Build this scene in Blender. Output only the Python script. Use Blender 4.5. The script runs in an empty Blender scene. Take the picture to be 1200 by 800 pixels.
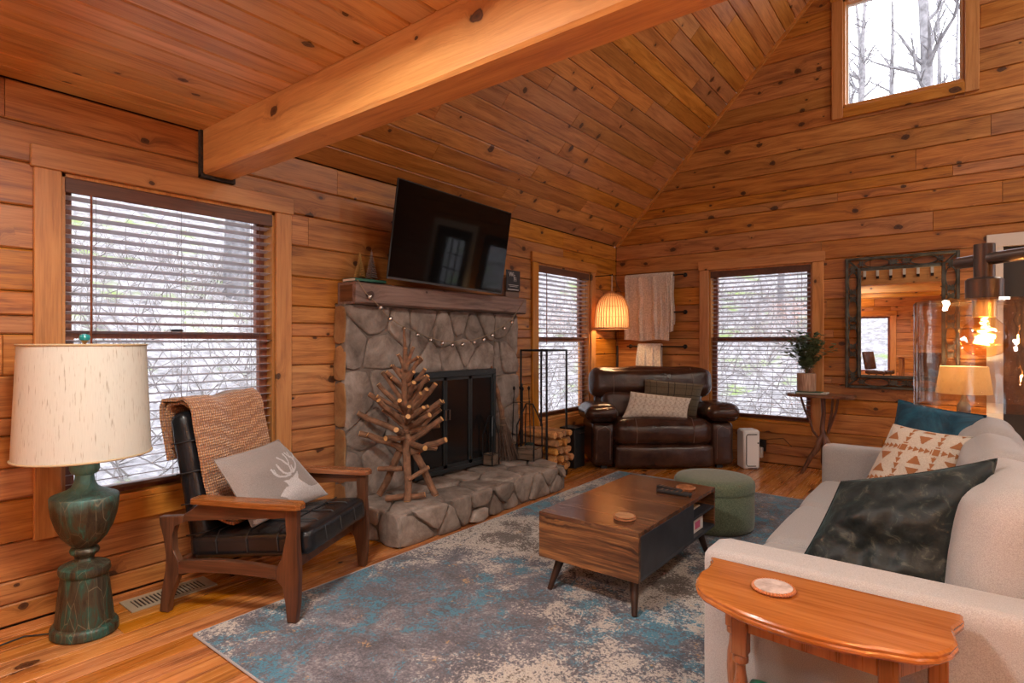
import bpy, bmesh, math, random
from mathutils import Vector, Matrix, noise
PI=math.pi; R=math.radians
S=bpy.context.scene; COL=S.collection
random.seed(7)
# ---------------- camera ----------------
YAW=math.atan(520/665)
cam=bpy.data.cameras.new('camera'); co=bpy.data.objects.new('camera',cam); COL.objects.link(co)
co.location=(3.396,-6.489,1.3); co.rotation_euler=(PI/2,0,YAW)
cam.sensor_width=36; cam.lens=665/1200*36; cam.clip_start=.02; cam.clip_end=300
S.camera=co
# ---------------- view ----------------
S.view_settings.view_transform='Standard'; S.view_settings.look='None'
S.view_settings.gamma=1; S.view_settings.exposure=0.10
S.cycles.use_denoising=True; S.cycles.max_bounces=8; S.cycles.diffuse_bounces=4
S.cycles.glossy_bounces=4; S.cycles.transmission_bounces=6; S.cycles.transparent_max_bounces=12
S.cycles.sample_clamp_indirect=6; S.cycles.caustics_reflective=False; S.cycles.caustics_refractive=False
# ---------------- sky ----------------
W=bpy.data.worlds.new('sky'); S.world=W; W.use_nodes=True
nt=W.node_tree; bgn=nt.nodes['Background']
tc=nt.nodes.new('ShaderNodeTexCoord'); sx=nt.nodes.new('ShaderNodeSeparateXYZ'); rp=nt.nodes.new('ShaderNodeValToRGB')
nt.links.new(tc.outputs['Generated'],sx.inputs[0]); nt.links.new(sx.outputs['Z'],rp.inputs[0]); nt.links.new(rp.outputs[0],bgn.inputs[0])
rp.color_ramp.elements[0].color=(.95,.94,1,1); rp.color_ramp.elements[1].color=(.80,.87,1,1)
bgn.inputs[1].default_value=6.4
def lamp(name,kind,loc,power,color,size=.1,rot=(0,0,0),sizey=None,portal=False,parent=None):
    l=bpy.data.lights.new(name,kind); l.energy=power; l.color=color
    if kind=='AREA':
        l.size=size
        if sizey: l.shape='RECTANGLE'; l.size_y=sizey
        if portal: l.cycles.is_portal=True
    elif kind=='SUN': l.angle=R(20)
    else: l.shadow_soft_size=size
    o=bpy.data.objects.new(name,l); COL.objects.link(o); o.location=loc; o.rotation_euler=rot
    if parent: o.parent=parent
    return o
# window openings: (s0,s1,z0,z1) along each wall
W1=(-5.675,-4.585,.50,2.115); W2=(-1.725,-.66,.49,2.11); W3=(1.178,2.237,.45,2.112); W4=(2.512,3.46,3.64,4.70)
W5=(-4.6,-3.6,.75,2.1); W6=(-2.6,-1.2,.75,2.1); W7=(1.45,2.22,.58,1.9); W8=(4.4,5.6,.7,2.1); W9=(2.6,4.4,3.3,4.7); W10=(3.93,4.41,.95,1.95)
for nm,(a,b,c,d),wl in (('w1',W1,'L'),('w2',W2,'L'),('w3',W3,'B'),('w4',W4,'B'),('w5',W5,'R'),('w6',W6,'R'),('w7',W7,'F'),('w8',W8,'F'),('w9',W9,'F'),('w10',W10,'B')):
    s=(a+b)/2; z=(c+d)/2
    loc,rot={'L':((-.2,s,z),(PI/2,0,PI/2*-1)),'B':((s,.2,z),(PI/2,0,PI)),'R':((7.2,s,z),(PI/2,0,PI/2)),'F':((s,-9.4,z),(PI/2,0,0))}[wl]
    # area light -Z must face into the room
    rot={'L':(PI/2,0,-PI/2),'B':(-PI/2,0,0),'R':(PI/2,0,PI/2),'F':(PI/2,0,0)}[wl]
    lamp('sky_portal_'+nm,'AREA',loc,1,(1,1,1),b-a,rot,d-c,portal=True)
FILL_TORCHES=[(6.4,-8.5),(.55,-8.6),(6.5,-5.6)]  # added torchieres out of view, uplight to brighten the loft ceiling
for x,y in FILL_TORCHES: lamp('torchiere_light','AREA',(x,y,1.80),115 if x<1 else 45,(1,.95,.90),.26,(PI,0,0))
FILL_CEIL_LIGHTS=[(1.9,-5.95,2.5),(3.9,-5.75,2.5),(5.6,-5.95,2.5),(1.9,-7.55,2.5),(3.9,-7.55,2.5),(5.6,-7.55,2.5)]  # added fill lights under the loft, out of view
FILL_SLOPE_LIGHTS=[(5.1,-1.0),(5.1,-2.5),(5.1,-4.0)]      # added fill lights, unseen: x,y on the right slope
for i,(x,y,z) in enumerate(FILL_CEIL_LIGHTS): lamp('flush_light_lamp','AREA',(x,y,z-.06),(56 if i==0 else 13),(1,.94,.87),.34)
for i,(x,y) in enumerate(FILL_SLOPE_LIGHTS):
    z=2.5+(7-x)*math.tan(R(46)); lamp('slope_light_lamp','AREA',(x-.10,y,z-.10),21,(1,.87,.73),.4,(0,R(44),0))
# ---------------- helpers ----------------
def mat(name): 
    m=bpy.data.materials.new(name); m.use_nodes=True
    return m,m.node_tree,m.node_tree.nodes['Principled BSDF']
def setp(b,**k):
    for n,v in k.items():
        n={'color':'Base Color','rough':'Roughness','metal':'Metallic','coat':'Coat Weight','sheen':'Sheen Weight','spec':'Specular IOR Level','emit':'Emission Color','es':'Emission Strength','trans':'Transmission Weight','sss':'Subsurface Weight','coatr':'Coat Roughness','alpha':'Alpha'}[n]
        if n in('Base Color','Emission Color') and len(v)==3: v=(*v,1)
        b.inputs[n].default_value=v
def N(nt,t,**k):
    n=nt.nodes.new('ShaderNode'+t)
    for a,v in k.items():
        if a.startswith('i_'): n.inputs[int(a[2:])].default_value=v
        elif a in n.inputs.keys(): n.inputs[a].default_value=v
        else: setattr(n,a,v)
    return n
def math_(nt,op,a,b=None,c=None,clamp=False):
    n=nt.nodes.new('ShaderNodeMath'); n.operation=op; n.use_clamp=clamp
    for i,v in enumerate((a,b,c)):
        if v is None: continue
        if isinstance(v,(int,float)): n.inputs[i].default_value=v
        else: nt.links.new(v,n.inputs[i])
    return n.outputs[0]
def ramp(nt,fac,stops,interp='LINEAR'):
    r=nt.nodes.new('ShaderNodeValToRGB'); r.color_ramp.interpolation=interp
    e=r.color_ramp.elements
    while len(e)>1: e.remove(e[-1])
    for i,(p,c) in enumerate(stops):
        el=e[0] if i==0 else e.new(p)
        el.position=p; el.color=(*c,1) if len(c)==3 else c
    nt.links.new(fac,r.inputs[0]); return r.outputs[0]
def mix(nt,fac,a,b,mode='MIX'):
    n=nt.nodes.new('ShaderNodeMix'); n.data_type='RGBA'; n.blend_type=mode
    for i,v in ((0,fac),(6,a),(7,b)):
        if isinstance(v,(int,float)): n.inputs[i].default_value=v
        elif isinstance(v,tuple): n.inputs[i].default_value=(*v,1)[:4]
        else: nt.links.new(v,n.inputs[i])
    return n.outputs[2]
def bump(nt,b,h,st=.3,dist=.01):
    n=nt.nodes.new('ShaderNodeBump'); n.inputs['Strength'].default_value=st; n.inputs['Distance'].default_value=dist
    nt.links.new(h,n.inputs['Height']); nt.links.new(n.outputs[0],b.inputs['Normal'])
def coords(nt): return nt.nodes.new('ShaderNodeTexCoord').outputs['Object']
def noise_(nt,vec,scale,detail=4,rough=.5,dist=0):
    n=N(nt,'TexNoise'); n.inputs['Scale'].default_value=scale; n.inputs['Detail'].default_value=detail
    n.inputs['Roughness'].default_value=rough; n.inputs['Distortion'].default_value=dist
    if vec is not None: nt.links.new(vec,n.inputs['Vector'])
    return n.outputs['Fac']
def plain(name,color,rough=.5,var=0,vs=8,bs=0,bscale=80,**k):
    m,nt,b=mat(name); setp(b,color=color,rough=rough,**k)
    if var or bs:
        v=coords(nt)
        if var:
            c=ramp(nt,noise_(nt,v,vs,5),[(.3,tuple(x*(1-var) for x in color)),(.7,tuple(min(1,x*(1+var)) for x in color))])
            nt.links.new(c,b.inputs['Base Color'])
        if bs: bump(nt,b,noise_(nt,v,bscale,3),bs,.004)
    return m
def wood(name,dark,mid,light,along='Y',across='Z',rough=.42,knots=True,ks=1,rnd=.3,bs=.12,gs=1,coat=0,spec=.5,patch=0,fw=.34):
    m,nt,b=mat(name); v=coords(nt); s=N(nt,'SeparateXYZ'); nt.links.new(v,s.inputs[0])
    oi=N(nt,'ObjectInfo'); rn=oi.outputs['Random']
    other=[q for q in 'XYZ' if q not in(along,across)][0]
    A=math_(nt,'ADD',s.outputs[along],math_(nt,'MULTIPLY',rn,37.0)); Bv=math_(nt,'ADD',s.outputs[across],math_(nt,'MULTIPLY',rn,11.0)); Cc=s.outputs[other]
    kc=N(nt,'CombineXYZ'); nt.links.new(math_(nt,'MULTIPLY',A,3.0*ks),kc.inputs[0]); nt.links.new(math_(nt,'MULTIPLY',Bv,4.2*ks),kc.inputs[1])
    vo=N(nt,'TexVoronoi'); vo.voronoi_dimensions='2D'; vo.inputs['Scale'].default_value=1; nt.links.new(kc.outputs[0],vo.inputs['Vector'])
    d=vo.outputs['Distance']; cs=N(nt,'SeparateColor'); nt.links.new(vo.outputs['Color'],cs.inputs[0])
    gate=math_(nt,'GREATER_THAN',cs.outputs[0],.38)
    size=math_(nt,'MULTIPLY_ADD',math_(nt,'POWER',cs.outputs[1],2.0),.085,.030)
    kd=math_(nt,'MULTIPLY',math_(nt,'DIVIDE',d,size),math_(nt,'MULTIPLY_ADD',noise_(nt,v,28,2),1.1,.45))                          # 1 at the knot's edge
    warp=math_(nt,'MULTIPLY',math_(nt,'MULTIPLY',math_(nt,'POWER',2.718,math_(nt,'MULTIPLY',kd,-.8)),gate),.09 if knots else 0)
    g=N(nt,'CombineXYZ'); nt.links.new(math_(nt,'MULTIPLY',A,1.1*gs),g.inputs[0]); nt.links.new(math_(nt,'MULTIPLY',math_(nt,'ADD',Bv,warp),13*gs),g.inputs[1]); nt.links.new(math_(nt,'MULTIPLY',Cc,13*gs),g.inputs[2])
    n1=noise_(nt,g.outputs[0],1.6,5,.6,.7)
    g2=N(nt,'CombineXYZ'); nt.links.new(math_(nt,'MULTIPLY',A,5*gs),g2.inputs[0]); nt.links.new(math_(nt,'MULTIPLY',math_(nt,'ADD',Bv,warp),150*gs),g2.inputs[1]); nt.links.new(math_(nt,'MULTIPLY',Cc,150*gs),g2.inputs[2])
    n2=noise_(nt,g2.outputs[0],1.0,3,.6)
    f=math_(nt,'ADD',math_(nt,'MULTIPLY',n1,1-fw),math_(nt,'MULTIPLY',n2,fw))
    c=ramp(nt,f,[(.26,tuple(q*.72 for q in dark)),(.38,dark),(.5,mid),(.64,light)])
    hv=N(nt,'HueSaturation'); nt.links.new(c,hv.inputs['Color'])
    nt.links.new(math_(nt,'MULTIPLY_ADD',rn,rnd,1-rnd/2),hv.inputs['Value'])
    r2=math_(nt,'FRACT',math_(nt,'MULTIPLY',rn,7.31)); nt.links.new(math_(nt,'MULTIPLY_ADD',r2,.008,.4975),hv.inputs['Hue'])
    nt.links.new(math_(nt,'MULTIPLY_ADD',math_(nt,'FRACT',math_(nt,'MULTIPLY',rn,3.7)),.14,.92),hv.inputs['Saturation'])
    c=hv.outputs[0]
    if patch:
        pn=noise_(nt,v,1.7,4,.6); c=mix(nt,math_(nt,'MULTIPLY',ramp(nt,pn,[(.5,(0,0,0)),(.72,(1,1,1))]),patch),c,tuple(x*.45 for x in dark))
    if knots:
        kf=ramp(nt,kd,[(0,(.95,.95,.95)),(.6,(.75,.75,.75)),(.8,(.95,.95,.95)),(1,(0,0,0))])
        halo=math_(nt,'MULTIPLY',math_(nt,'POWER',2.718,math_(nt,'MULTIPLY',kd,-.9)),math_(nt,'MULTIPLY',gate,.85)); c=mix(nt,halo,c,tuple(q*.45 for q in dark)); c=mix(nt,math_(nt,'MULTIPLY',kf,gate),c,(.040,.012,.006))
    nt.links.new(c,b.inputs['Base Color'])
    nt.links.new(math_(nt,'MULTIPLY_ADD',n2,.25,rough-.12),b.inputs['Roughness'])
    setp(b,coat=coat,spec=spec); bump(nt,b,f,bs,.006)
    return m
class B:
    def __init__(s): s.v=[]; s.f=[]
    def add(s,vs,fs,m=None):
        o=len(s.v); s.v+= [tuple(m@Vector(p)) if m else tuple(p) for p in vs]; s.f+=[tuple(i+o for i in f) for f in fs]; return s
    def box(s,x0,x1,y0,y1,z0,z1,c=0,m=None):
        x0,x1=sorted((x0,x1)); y0,y1=sorted((y0,y1)); z0,z1=sorted((z0,z1))
        if not c:
            return s.add([(x,y,z) for x in(x0,x1) for y in(y0,y1) for z in(z0,z1)],[(0,1,3,2),(4,6,7,5),(0,4,5,1),(2,3,7,6),(0,2,6,4),(1,5,7,3)],m)
        c=min(c,(x1-x0)*.49,(y1-y0)*.49,(z1-z0)*.49)
        vs=[];idx={}
        for i,(x,sx_) in enumerate(((x0,1),(x1,-1))):
            for j,(y,sy_) in enumerate(((y0,1),(y1,-1))):
                for k,(z,sz_) in enumerate(((z0,1),(z1,-1))):
                    for a,p in enumerate(((x,y+sy_*c,z+sz_*c),(x+sx_*c,y,z+sz_*c),(x+sx_*c,y+sy_*c,z))):
                        idx[i,j,k,a]=len(vs); vs.append(p)
        q=lambda *t:idx[t]; fs=[]
        cyc=((0,0),(0,1),(1,1),(1,0))
        for i in(0,1):
            fs.append([q(i,j,k,0) for j,k in cyc]); fs.append([q(j,i,k,1) for j,k in cyc]); fs.append([q(j,k,i,2) for j,k in cyc])
        for i in(0,1):
            for j in(0,1):
                fs.append((q(i,j,0,0),q(i,j,1,0),q(i,j,1,1),q(i,j,0,1)))
                fs.append((q(i,0,j,0),q(i,1,j,0),q(i,1,j,2),q(i,0,j,2)))
                fs.append((q(0,i,j,1),q(1,i,j,1),q(1,i,j,2),q(0,i,j,2)))
                for k in(0,1): fs.append((q(i,j,k,0),q(i,j,k,1),q(i,j,k,2)))
        return s.add(vs,fs,m)
    def tube(s,path,r,n=8,m=None,loop=False,caps=True,sq=1):
        P=[Vector(p) for p in path]; L=len(P); rs=r if isinstance(r,(list,tuple)) else [r]*L
        T=[(P[(i+1)%L]-P[i-1] if loop else P[min(i+1,L-1)]-P[max(i-1,0)]).normalized() for i in range(L)]
        u=T[0].orthogonal().normalized(); 
        if abs(T[0].z)<.99: u=T[0].cross(Vector((0,0,1))).normalized()
        vs=[];fs=[]
        for i in range(L):
            u=(u-T[i]*u.dot(T[i])).normalized(); w=T[i].cross(u)
            for k in range(n):
                a=2*PI*(k+(.5 if n==4 else 0))/n; vs.append(P[i]+(u*math.cos(a)+w*math.sin(a)*sq)*rs[i])
        for i in range(L if loop else L-1):
            for k in range(n):
                a,b=i*n+k,i*n+(k+1)%n; c,d=((i+1)%L)*n+(k+1)%n,((i+1)%L)*n+k; fs.append((a,b,c,d))
        if caps and not loop: fs+= [tuple(range(n)),tuple(range((L-1)*n,L*n))]
        return s.add(vs,fs,m)
    def lathe(s,prof,n=24,m=None,sx=1,sy=1,c=(0,0,0),caps=True,fn=None):
        vs=[];fs=[]
        for r,z in prof:
            for k in range(n):
                a=2*PI*k/n; rr=r*(fn(a,z) if fn else 1); vs.append((c[0]+rr*math.cos(a)*sx,c[1]+rr*math.sin(a)*sy,c[2]+z))
        for i in range(len(prof)-1):
            for k in range(n): fs.append((i*n+k,i*n+(k+1)%n,(i+1)*n+(k+1)%n,(i+1)*n+k))
        if caps: fs+=[tuple(range(n)),tuple(range((len(prof)-1)*n,len(prof)*n))]
        return s.add(vs,fs,m)
    def prism(s,poly,z0,z1,m=None,ch=0):
        n=len(poly)
        if ch:
            cx=sum(p[0] for p in poly)/n; cy=sum(p[1] for p in poly)/n
            inn=[]
            for x,y in poly:
                l=math.hypot(x-cx,y-cy) or 1; inn.append((x-(x-cx)/l*ch,y-(y-cy)/l*ch))
            rings=[(poly,z0),(poly,z1-ch),(inn,z1)]
        else: rings=[(poly,z0),(poly,z1)]
        vs=[(x,y,z) for pl,z in rings for x,y in pl]; fs=[tuple(range(n)),tuple(range((len(rings)-1)*n,len(rings)*n))]
        for r_ in range(len(rings)-1):
            for k in range(n): fs.append((r_*n+k,r_*n+(k+1)%n,(r_+1)*n+(k+1)%n,(r_+1)*n+k))
        return s.add(vs,fs,m)
    def sheet(s,fn,nu,nv,th=0,m=None,mask=None):
        P=[[Vector(fn(i/nu,j/nv)) for j in range(nv+1)] for i in range(nu+1)]
        vs=[];fs=[];F=lambda i,j:i*(nv+1)+j
        vs=[p for row in P for p in row]
        cells=[(i,j) for i in range(nu) for j in range(nv) if mask is None or mask((i+.5)/nu,(j+.5)/nv)]
        fs=[(F(i,j),F(i+1,j),F(i+1,j+1),F(i,j+1)) for i,j in cells]
        if th:
            K=len(vs)
            for i in range(nu+1):
                for j in range(nv+1):
                    a=P[min(i+1,nu)][j]-P[max(i-1,0)][j]; b_=P[i][min(j+1,nv)]-P[i][max(j-1,0)]
                    nn=a.cross(b_); nn=nn.normalized() if nn.length>1e-9 else Vector((0,0,1)); vs.append(P[i][j]-nn*th)
            fs+=[tuple(q+K for q in reversed(f)) for f in fs]
            for i in range(nu): fs+=[(F(i,0),F(i+1,0),F(i+1,0)+K,F(i,0)+K),(F(i,nv),F(i+1,nv),F(i+1,nv)+K,F(i,nv)+K)]
            for j in range(nv): fs+=[(F(0,j),F(0,j+1),F(0,j+1)+K,F(0,j)+K),(F(nu,j),F(nu,j+1),F(nu,j+1)+K,F(nu,j)+K)]
        return s.add(vs,fs,m)
    def soft(s,sx,sy,sz,r,c=(0,0,0),n=10,bulge=(0,0,0),m=None,wr=0,ws=4,seed=0,taper=0):
        h=(sx/2,sy/2,sz/2); r=min(r,min(h)*.999); key={}; vs=[]; fs=[]
        def pos(a,b): # cube param -> nonuniform
            return a
        def vert(q):
            k=tuple(round(x,5) for x in q)
            if k in key: return key[k]
            p=[q[i]*h[i] for i in range(3)]; cl=[max(-h[i]+r,min(h[i]-r,p[i])) for i in range(3)]
            d=Vector([p[i]-cl[i] for i in range(3)]); 
            o=Vector(cl)+(d.normalized()*r if d.length>1e-9 else d)
            u=[q[0],q[1],q[2]]
            for ax in range(3):
                if bulge[ax]:
                    o1,o2=[x for x in range(3) if x!=ax]; o[ax]+=bulge[ax]*(o[ax]/h[ax])*(1-u[o1]**2)*(1-u[o2]**2)
            if wr: 
                nv=noise.noise_vector(Vector((o.x*ws+seed,o.y*ws,o.z*ws))); o+=nv*wr
            key[k]=len(vs); vs.append((o.x+c[0],o.y+c[1],o.z+c[2])); return key[k]
        def g(i):
            t=-1+2*i/n; return math.copysign(abs(t)**.7,t) if abs(t)>1e-9 else 0
        for ax in range(3):
            for sg in(-1,1):
                for i in range(n):
                    for j in range(n):
                        f=[]
                        for a,b in((i,j),(i+1,j),(i+1,j+1),(i,j+1)):
                            q=[0,0,0]; q[ax]=sg; q[(ax+1)%3]=g(a); q[(ax+2)%3]=g(b); f.append(vert(q))
                        if len(set(f))>2: fs.append(tuple(dict.fromkeys(f)))
        return s.add(vs,fs,m)
    def build(s,name,material,parent=None,smooth=35,loc=None):
        me=bpy.data.meshes.new(name); me.from_pydata([tuple(p) for p in s.v],[],s.f)
        bm=bmesh.new(); bm.from_mesh(me); bmesh.ops.recalc_face_normals(bm,faces=bm.faces); bm.to_mesh(me); bm.free()
        if smooth:
            for p in me.polygons: p.use_smooth=True
            me.set_sharp_from_angle(angle=R(smooth))
        me.materials.append(material); o=bpy.data.objects.new(name,me); COL.objects.link(o)
        if parent: o.parent=parent
        if loc: o.location=loc
        return o
def tag(o,label=None,cat=None,group=None,kind=None):
    if label:o['label']=label
    if cat:o['category']=cat
    if group:o['group']=group
    if kind:o['kind']=kind
    return o
def thing(name,label,cat,loc=(0,0,0),rz=0,group=None,rot=None):
    o=bpy.data.objects.new(name,None); COL.objects.link(o); o.empty_display_size=.1; o.location=loc; o.rotation_euler=rot or (0,0,rz)
    return tag(o,label,cat,group)
def TR(x,y,z,rx=0,ry=0,rz=0): return Matrix.Translation((x,y,z))@Matrix.Rotation(rz,4,'Z')@Matrix.Rotation(ry,4,'Y')@Matrix.Rotation(rx,4,'X')
def copy_tree(o,parent=None):
    c=o.copy(); COL.objects.link(c); c.parent=parent
    for ch in list(o.children): copy_tree(ch,c)
    return c
def arc(c,r,a0,a1,n,ax='xz'):
    out=[]
    for i in range(n+1):
        a=a0+(a1-a0)*i/n; u,w=r*math.cos(a),r*math.sin(a)
        out.append({'xz':(c[0]+u,c[1],c[2]+w),'xy':(c[0]+u,c[1]+w,c[2]),'yz':(c[0],c[1]+u,c[2]+w)}[ax])
    return out
# ---------------- materials ----------------
wd,wm,wl_=(.25,.078,.018),(.43,.155,.033),(.56,.235,.060)
M={}
M['wl']=wood('pine_wall_side',wd,wm,wl_,'Y','Z'); M['wb']=wood('pine_wall_gable',wd,wm,wl_,'X','Z')
M['ceil']=wood('pine_ceiling',(.30,.105,.027),(.45,.178,.048),(.57,.25,.076),'Y','X',rough=.36,rnd=.42)
M['loft']=wood('pine_loft_ceiling',(.42,.20,.07),(.60,.32,.12),(.70,.40,.165),'Y','X',rough=.4)
M['floor']=wood('pine_floor',(.28,.085,.016),(.46,.155,.028),(.56,.215,.05),'Y','X',rough=.24,ks=.7,patch=.5,fw=.14,bs=.04)
M['beam']=wood('pine_beam',(.50,.185,.028),(.64,.27,.046),(.74,.34,.075),'X','Z',rough=.5,rnd=0)
M['case']=wood('pine_casing_y',(.38,.138,.028),(.51,.20,.042),(.59,.26,.064),'Z','Y',rough=.4,rnd=.15,ks=.7)
M['caseh']=wood('pine_casing_h',(.38,.138,.028),(.51,.20,.042),(.59,.26,.064),'Y','Z',rough=.4,rnd=.15,ks=.7)
M['casex']=wood('pine_casing_x',(.38,.138,.028),(.51,.20,.042),(.59,.26,.064),'X','Z',rough=.4,rnd=.15,ks=.7)
M['sash']=wood('redbrown_sash',(.14,.035,.015),(.2,.055,.022),(.25,.08,.03),'Z','Y',rough=.4,knots=False)
M['gap']=plain('dark_joint',(.03,.012,.006),.9)
M['slat']=plain('brown_blind_slat',(.44,.38,.41),.3,spec=.7)  # brown slats; sky glare put into the pale lilac base colour
M['valance']=wood('brown_valance',(.08,.03,.018),(.12,.045,.027),(.16,.062,.036),'Y','Z',rough=.5,knots=False)
M['cord']=plain('brown_cord',(.12,.06,.04),.8)
M['black']=plain('black_metal',(.018,.018,.02),.4,metal=.6)
M['blackm']=plain('matte_black',(.012,.012,.013),.55)
M['chrome']=plain('nickel',(.65,.62,.58),.25,metal=1)
M['brass']=plain('brass',(.7,.5,.25),.3,metal=1)
M['white']=plain('white_plastic',(.75,.74,.72),.4)
M['wpaint']=plain('white_paint',(.78,.72,.66),.5)
M['paper']=plain('paper',(.72,.68,.6),.8)
def glassmat(name,tint=(1,1,1),f=.08,rough=.0,bs=0,bscale=8,voro=False):
    m=bpy.data.materials.new(name); m.use_nodes=True; nt=m.node_tree; nt.nodes.clear()
    o=N(nt,'OutputMaterial'); t=N(nt,'BsdfTransparent'); t.inputs[0].default_value=(*tint,1); g=N(nt,'BsdfGlossy'); g.inputs['Roughness'].default_value=rough
    x=N(nt,'MixShader'); fr=N(nt,'LayerWeight'); fr.inputs[0].default_value=.5
    nt.links.new(math_(nt,'MULTIPLY_ADD',math_(nt,'POWER',fr.outputs[1],5),.9,f*.6,clamp=True),x.inputs[0]); nt.links.new(t.outputs[0],x.inputs[1]); nt.links.new(g.outputs[0],x.inputs[2]); nt.links.new(x.outputs[0],o.inputs[0])
    if bs:
        bp=N(nt,'Bump'); bp.inputs['Strength'].default_value=bs; bp.inputs['Distance'].default_value=.01
        nt.links.new(noise_(nt,coords(nt),bscale,2),bp.inputs['Height']); nt.links.new(bp.outputs[0],g.inputs['Normal']); nt.links.new(bp.outputs[0],fr.inputs['Normal'])
    return m
M['glass']=glassmat('window_glass',(.97,.98,.98)); M['seeded']=glassmat('seeded_glass',(.97,.95,.93),.16,.015,.22,22)
def fabric(name,c1,c2,scale=300,rough=.9,sheen=.3,bs=.25,big=0,c3=None):
    m,nt,b=mat(name); v=coords(nt); n1=noise_(nt,v,scale,2,.6); c=ramp(nt,n1,[(.35,c1),(.65,c2)])
    if big: c=mix(nt,ramp(nt,noise_(nt,v,big,5,.6),[(.42,(0,0,0)),(.62,(1,1,1))]),c,c3)
    nt.links.new(c,b.inputs['Base Color']); setp(b,rough=rough,sheen=sheen); bump(nt,b,n1,bs,.003); return m
M['linen']=fabric('beige_linen',(.33,.305,.295),(.48,.455,.45),420)
M['shade']=fabric('cream_shade',(.62,.55,.42),(.70,.63,.50),90,sheen=.1,bs=.1)
# shade: let light through
def shademat(name,col,streak,w=.35):
    m=bpy.data.materials.new(name); m.use_nodes=True; nt=m.node_tree; nt.nodes.clear(); o=N(nt,'OutputMaterial'); d=N(nt,'BsdfDiffuse'); t=N(nt,'BsdfTranslucent'); x=N(nt,'MixShader'); x.inputs[0].default_value=w
    v=coords(nt); mp=N(nt,'Mapping'); mp.inputs['Scale'].default_value=(60,60,5); nt.links.new(v,mp.inputs[0])
    c=mix(nt,ramp(nt,noise_(nt,mp.outputs[0],3,3,.5),[(.60,(0,0,0)),(.75,(1,1,1))]),col,streak)
    mp2=N(nt,'Mapping'); mp2.inputs['Scale'].default_value=(150,150,4); nt.links.new(v,mp2.inputs[0])
    c=mix(nt,.22,c,ramp(nt,noise_(nt,mp2.outputs[0],3,2),[(.3,tuple(q*.7 for q in col)),(.7,col)]))
    nt.links.new(c,d.inputs[0]); nt.links.new(c,t.inputs[0]); nt.links.new(d.outputs[0],x.inputs[1]); nt.links.new(t.outputs[0],x.inputs[2]); nt.links.new(x.outputs[0],o.inputs[0]); return m
M['lshade']=shademat('linen_lamp_shade',(.86,.84,.75),(.42,.35,.25))
M['rattan']=shademat('rattan',(.42,.22,.11),(.22,.11,.05),.12)
def leather(name,c1,c2,rough=.33,bscale=160,bs=.12):
    m,nt,b=mat(name); v=coords(nt); c=ramp(nt,noise_(nt,v,5,5,.6),[(.35,c1),(.7,c2)]); nt.links.new(c,b.inputs['Base Color'])
    vo=N(nt,'TexVoronoi'); vo.inputs['Scale'].default_value=bscale; nt.links.new(v,vo.inputs['Vector'])
    h=math_(nt,'ADD',math_(nt,'MULTIPLY',vo.outputs['Distance'],.25),noise_(nt,v,14,4,.6)); bump(nt,b,h,bs,.012); setp(b,rough=rough); return m
M['bleather']=leather('black_leather',(.005,.0055,.0065),(.013,.014,.017),.27); M['brleather']=leather('brown_leather',(.026,.010,.007),(.070,.028,.016),.22,120,.38)
M['walnut']=wood('walnut_chair',(.055,.019,.009),(.10,.035,.015),(.15,.055,.023),'X','Y',rough=.38,knots=False)
M['walnutv']=wood('walnut_leg',(.055,.019,.009),(.10,.035,.015),(.15,.055,.023),'Z','Y',rough=.38,knots=False)
M['armtop']=wood('armrest_wood',(.15,.048,.014),(.24,.08,.022),(.33,.125,.038),'X','Y',rough=.25,knots=False)
M['rustic']=wood('rustic_table',(.045,.017,.008),(.10,.040,.018),(.20,.085,.032),'X','Y',bs=.02,rough=.2,ks=.8,rnd=0,gs=.8)
M['rusticf']=wood('rustic_front',(.035,.013,.006),(.13,.05,.018),(.38,.16,.045),'X','Z',rough=.35,ks=.8,rnd=0,gs=.8)
M['tblack']=plain('charcoal_panel',(.028,.032,.042),.4,.3,10)
M['darkleg']=wood('dark_leg',(.02,.009,.006),(.035,.015,.009),(.05,.022,.013),'Z','Y',rough=.35,knots=False)
M['cherry']=wood('cherry_top',(.28,.085,.018),(.38,.13,.03),(.46,.175,.045),'X','Y',rough=.2,knots=False,rnd=0,gs=.7,coat=.4)
M['cherryv']=wood('cherry_leg',(.19,.058,.016),(.27,.09,.026),(.34,.125,.038),'Z','Y',rough=.3,knots=False,coat=.3)
def stonem(name,a,b_,c_):
    m,nt,b=mat(name); v=coords(nt); oi=N(nt,'ObjectInfo')
    vv=N(nt,'VectorMath'); vv.operation='ADD'; nt.links.new(v,vv.inputs[0]); cx=N(nt,'CombineXYZ'); nt.links.new(math_(nt,'MULTIPLY',oi.outputs['Random'],20),cx.inputs[0]); nt.links.new(cx.outputs[0],vv.inputs[1])
    n1=noise_(nt,vv.outputs[0],6,8,.68,.4); n2=noise_(nt,vv.outputs[0],40,6,.7)
    c=ramp(nt,n1,[(.3,a),(.5,b_),(.72,c_)]); hv=N(nt,'HueSaturation'); nt.links.new(c,hv.inputs['Color']); nt.links.new(math_(nt,'MULTIPLY_ADD',oi.outputs['Random'],.35,.82),hv.inputs['Value'])
    nt.links.new(hv.outputs[0],b.inputs['Base Color']); setp(b,rough=.85); bump(nt,b,math_(nt,'ADD',n1,math_(nt,'MULTIPLY',n2,.4)),.6,.015); return m
M['stone']=stonem('grey_fieldstone',(.11,.083,.066),(.25,.20,.168),(.40,.335,.29)); M['mortar']=stonem('mortar',(.10,.078,.063),(.17,.137,.115),(.25,.205,.175))
M['stoneo']=stonem('ochre_edge_stone',(.22,.10,.035),(.34,.17,.065),(.42,.25,.11))  # side-face stone with orange light put into its colour
M['mantel']=wood('mantel_beam',(.12,.068,.054),(.22,.135,.108),(.30,.195,.16),'Y','Z',rough=.45,ks=.9,rnd=0)
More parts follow.
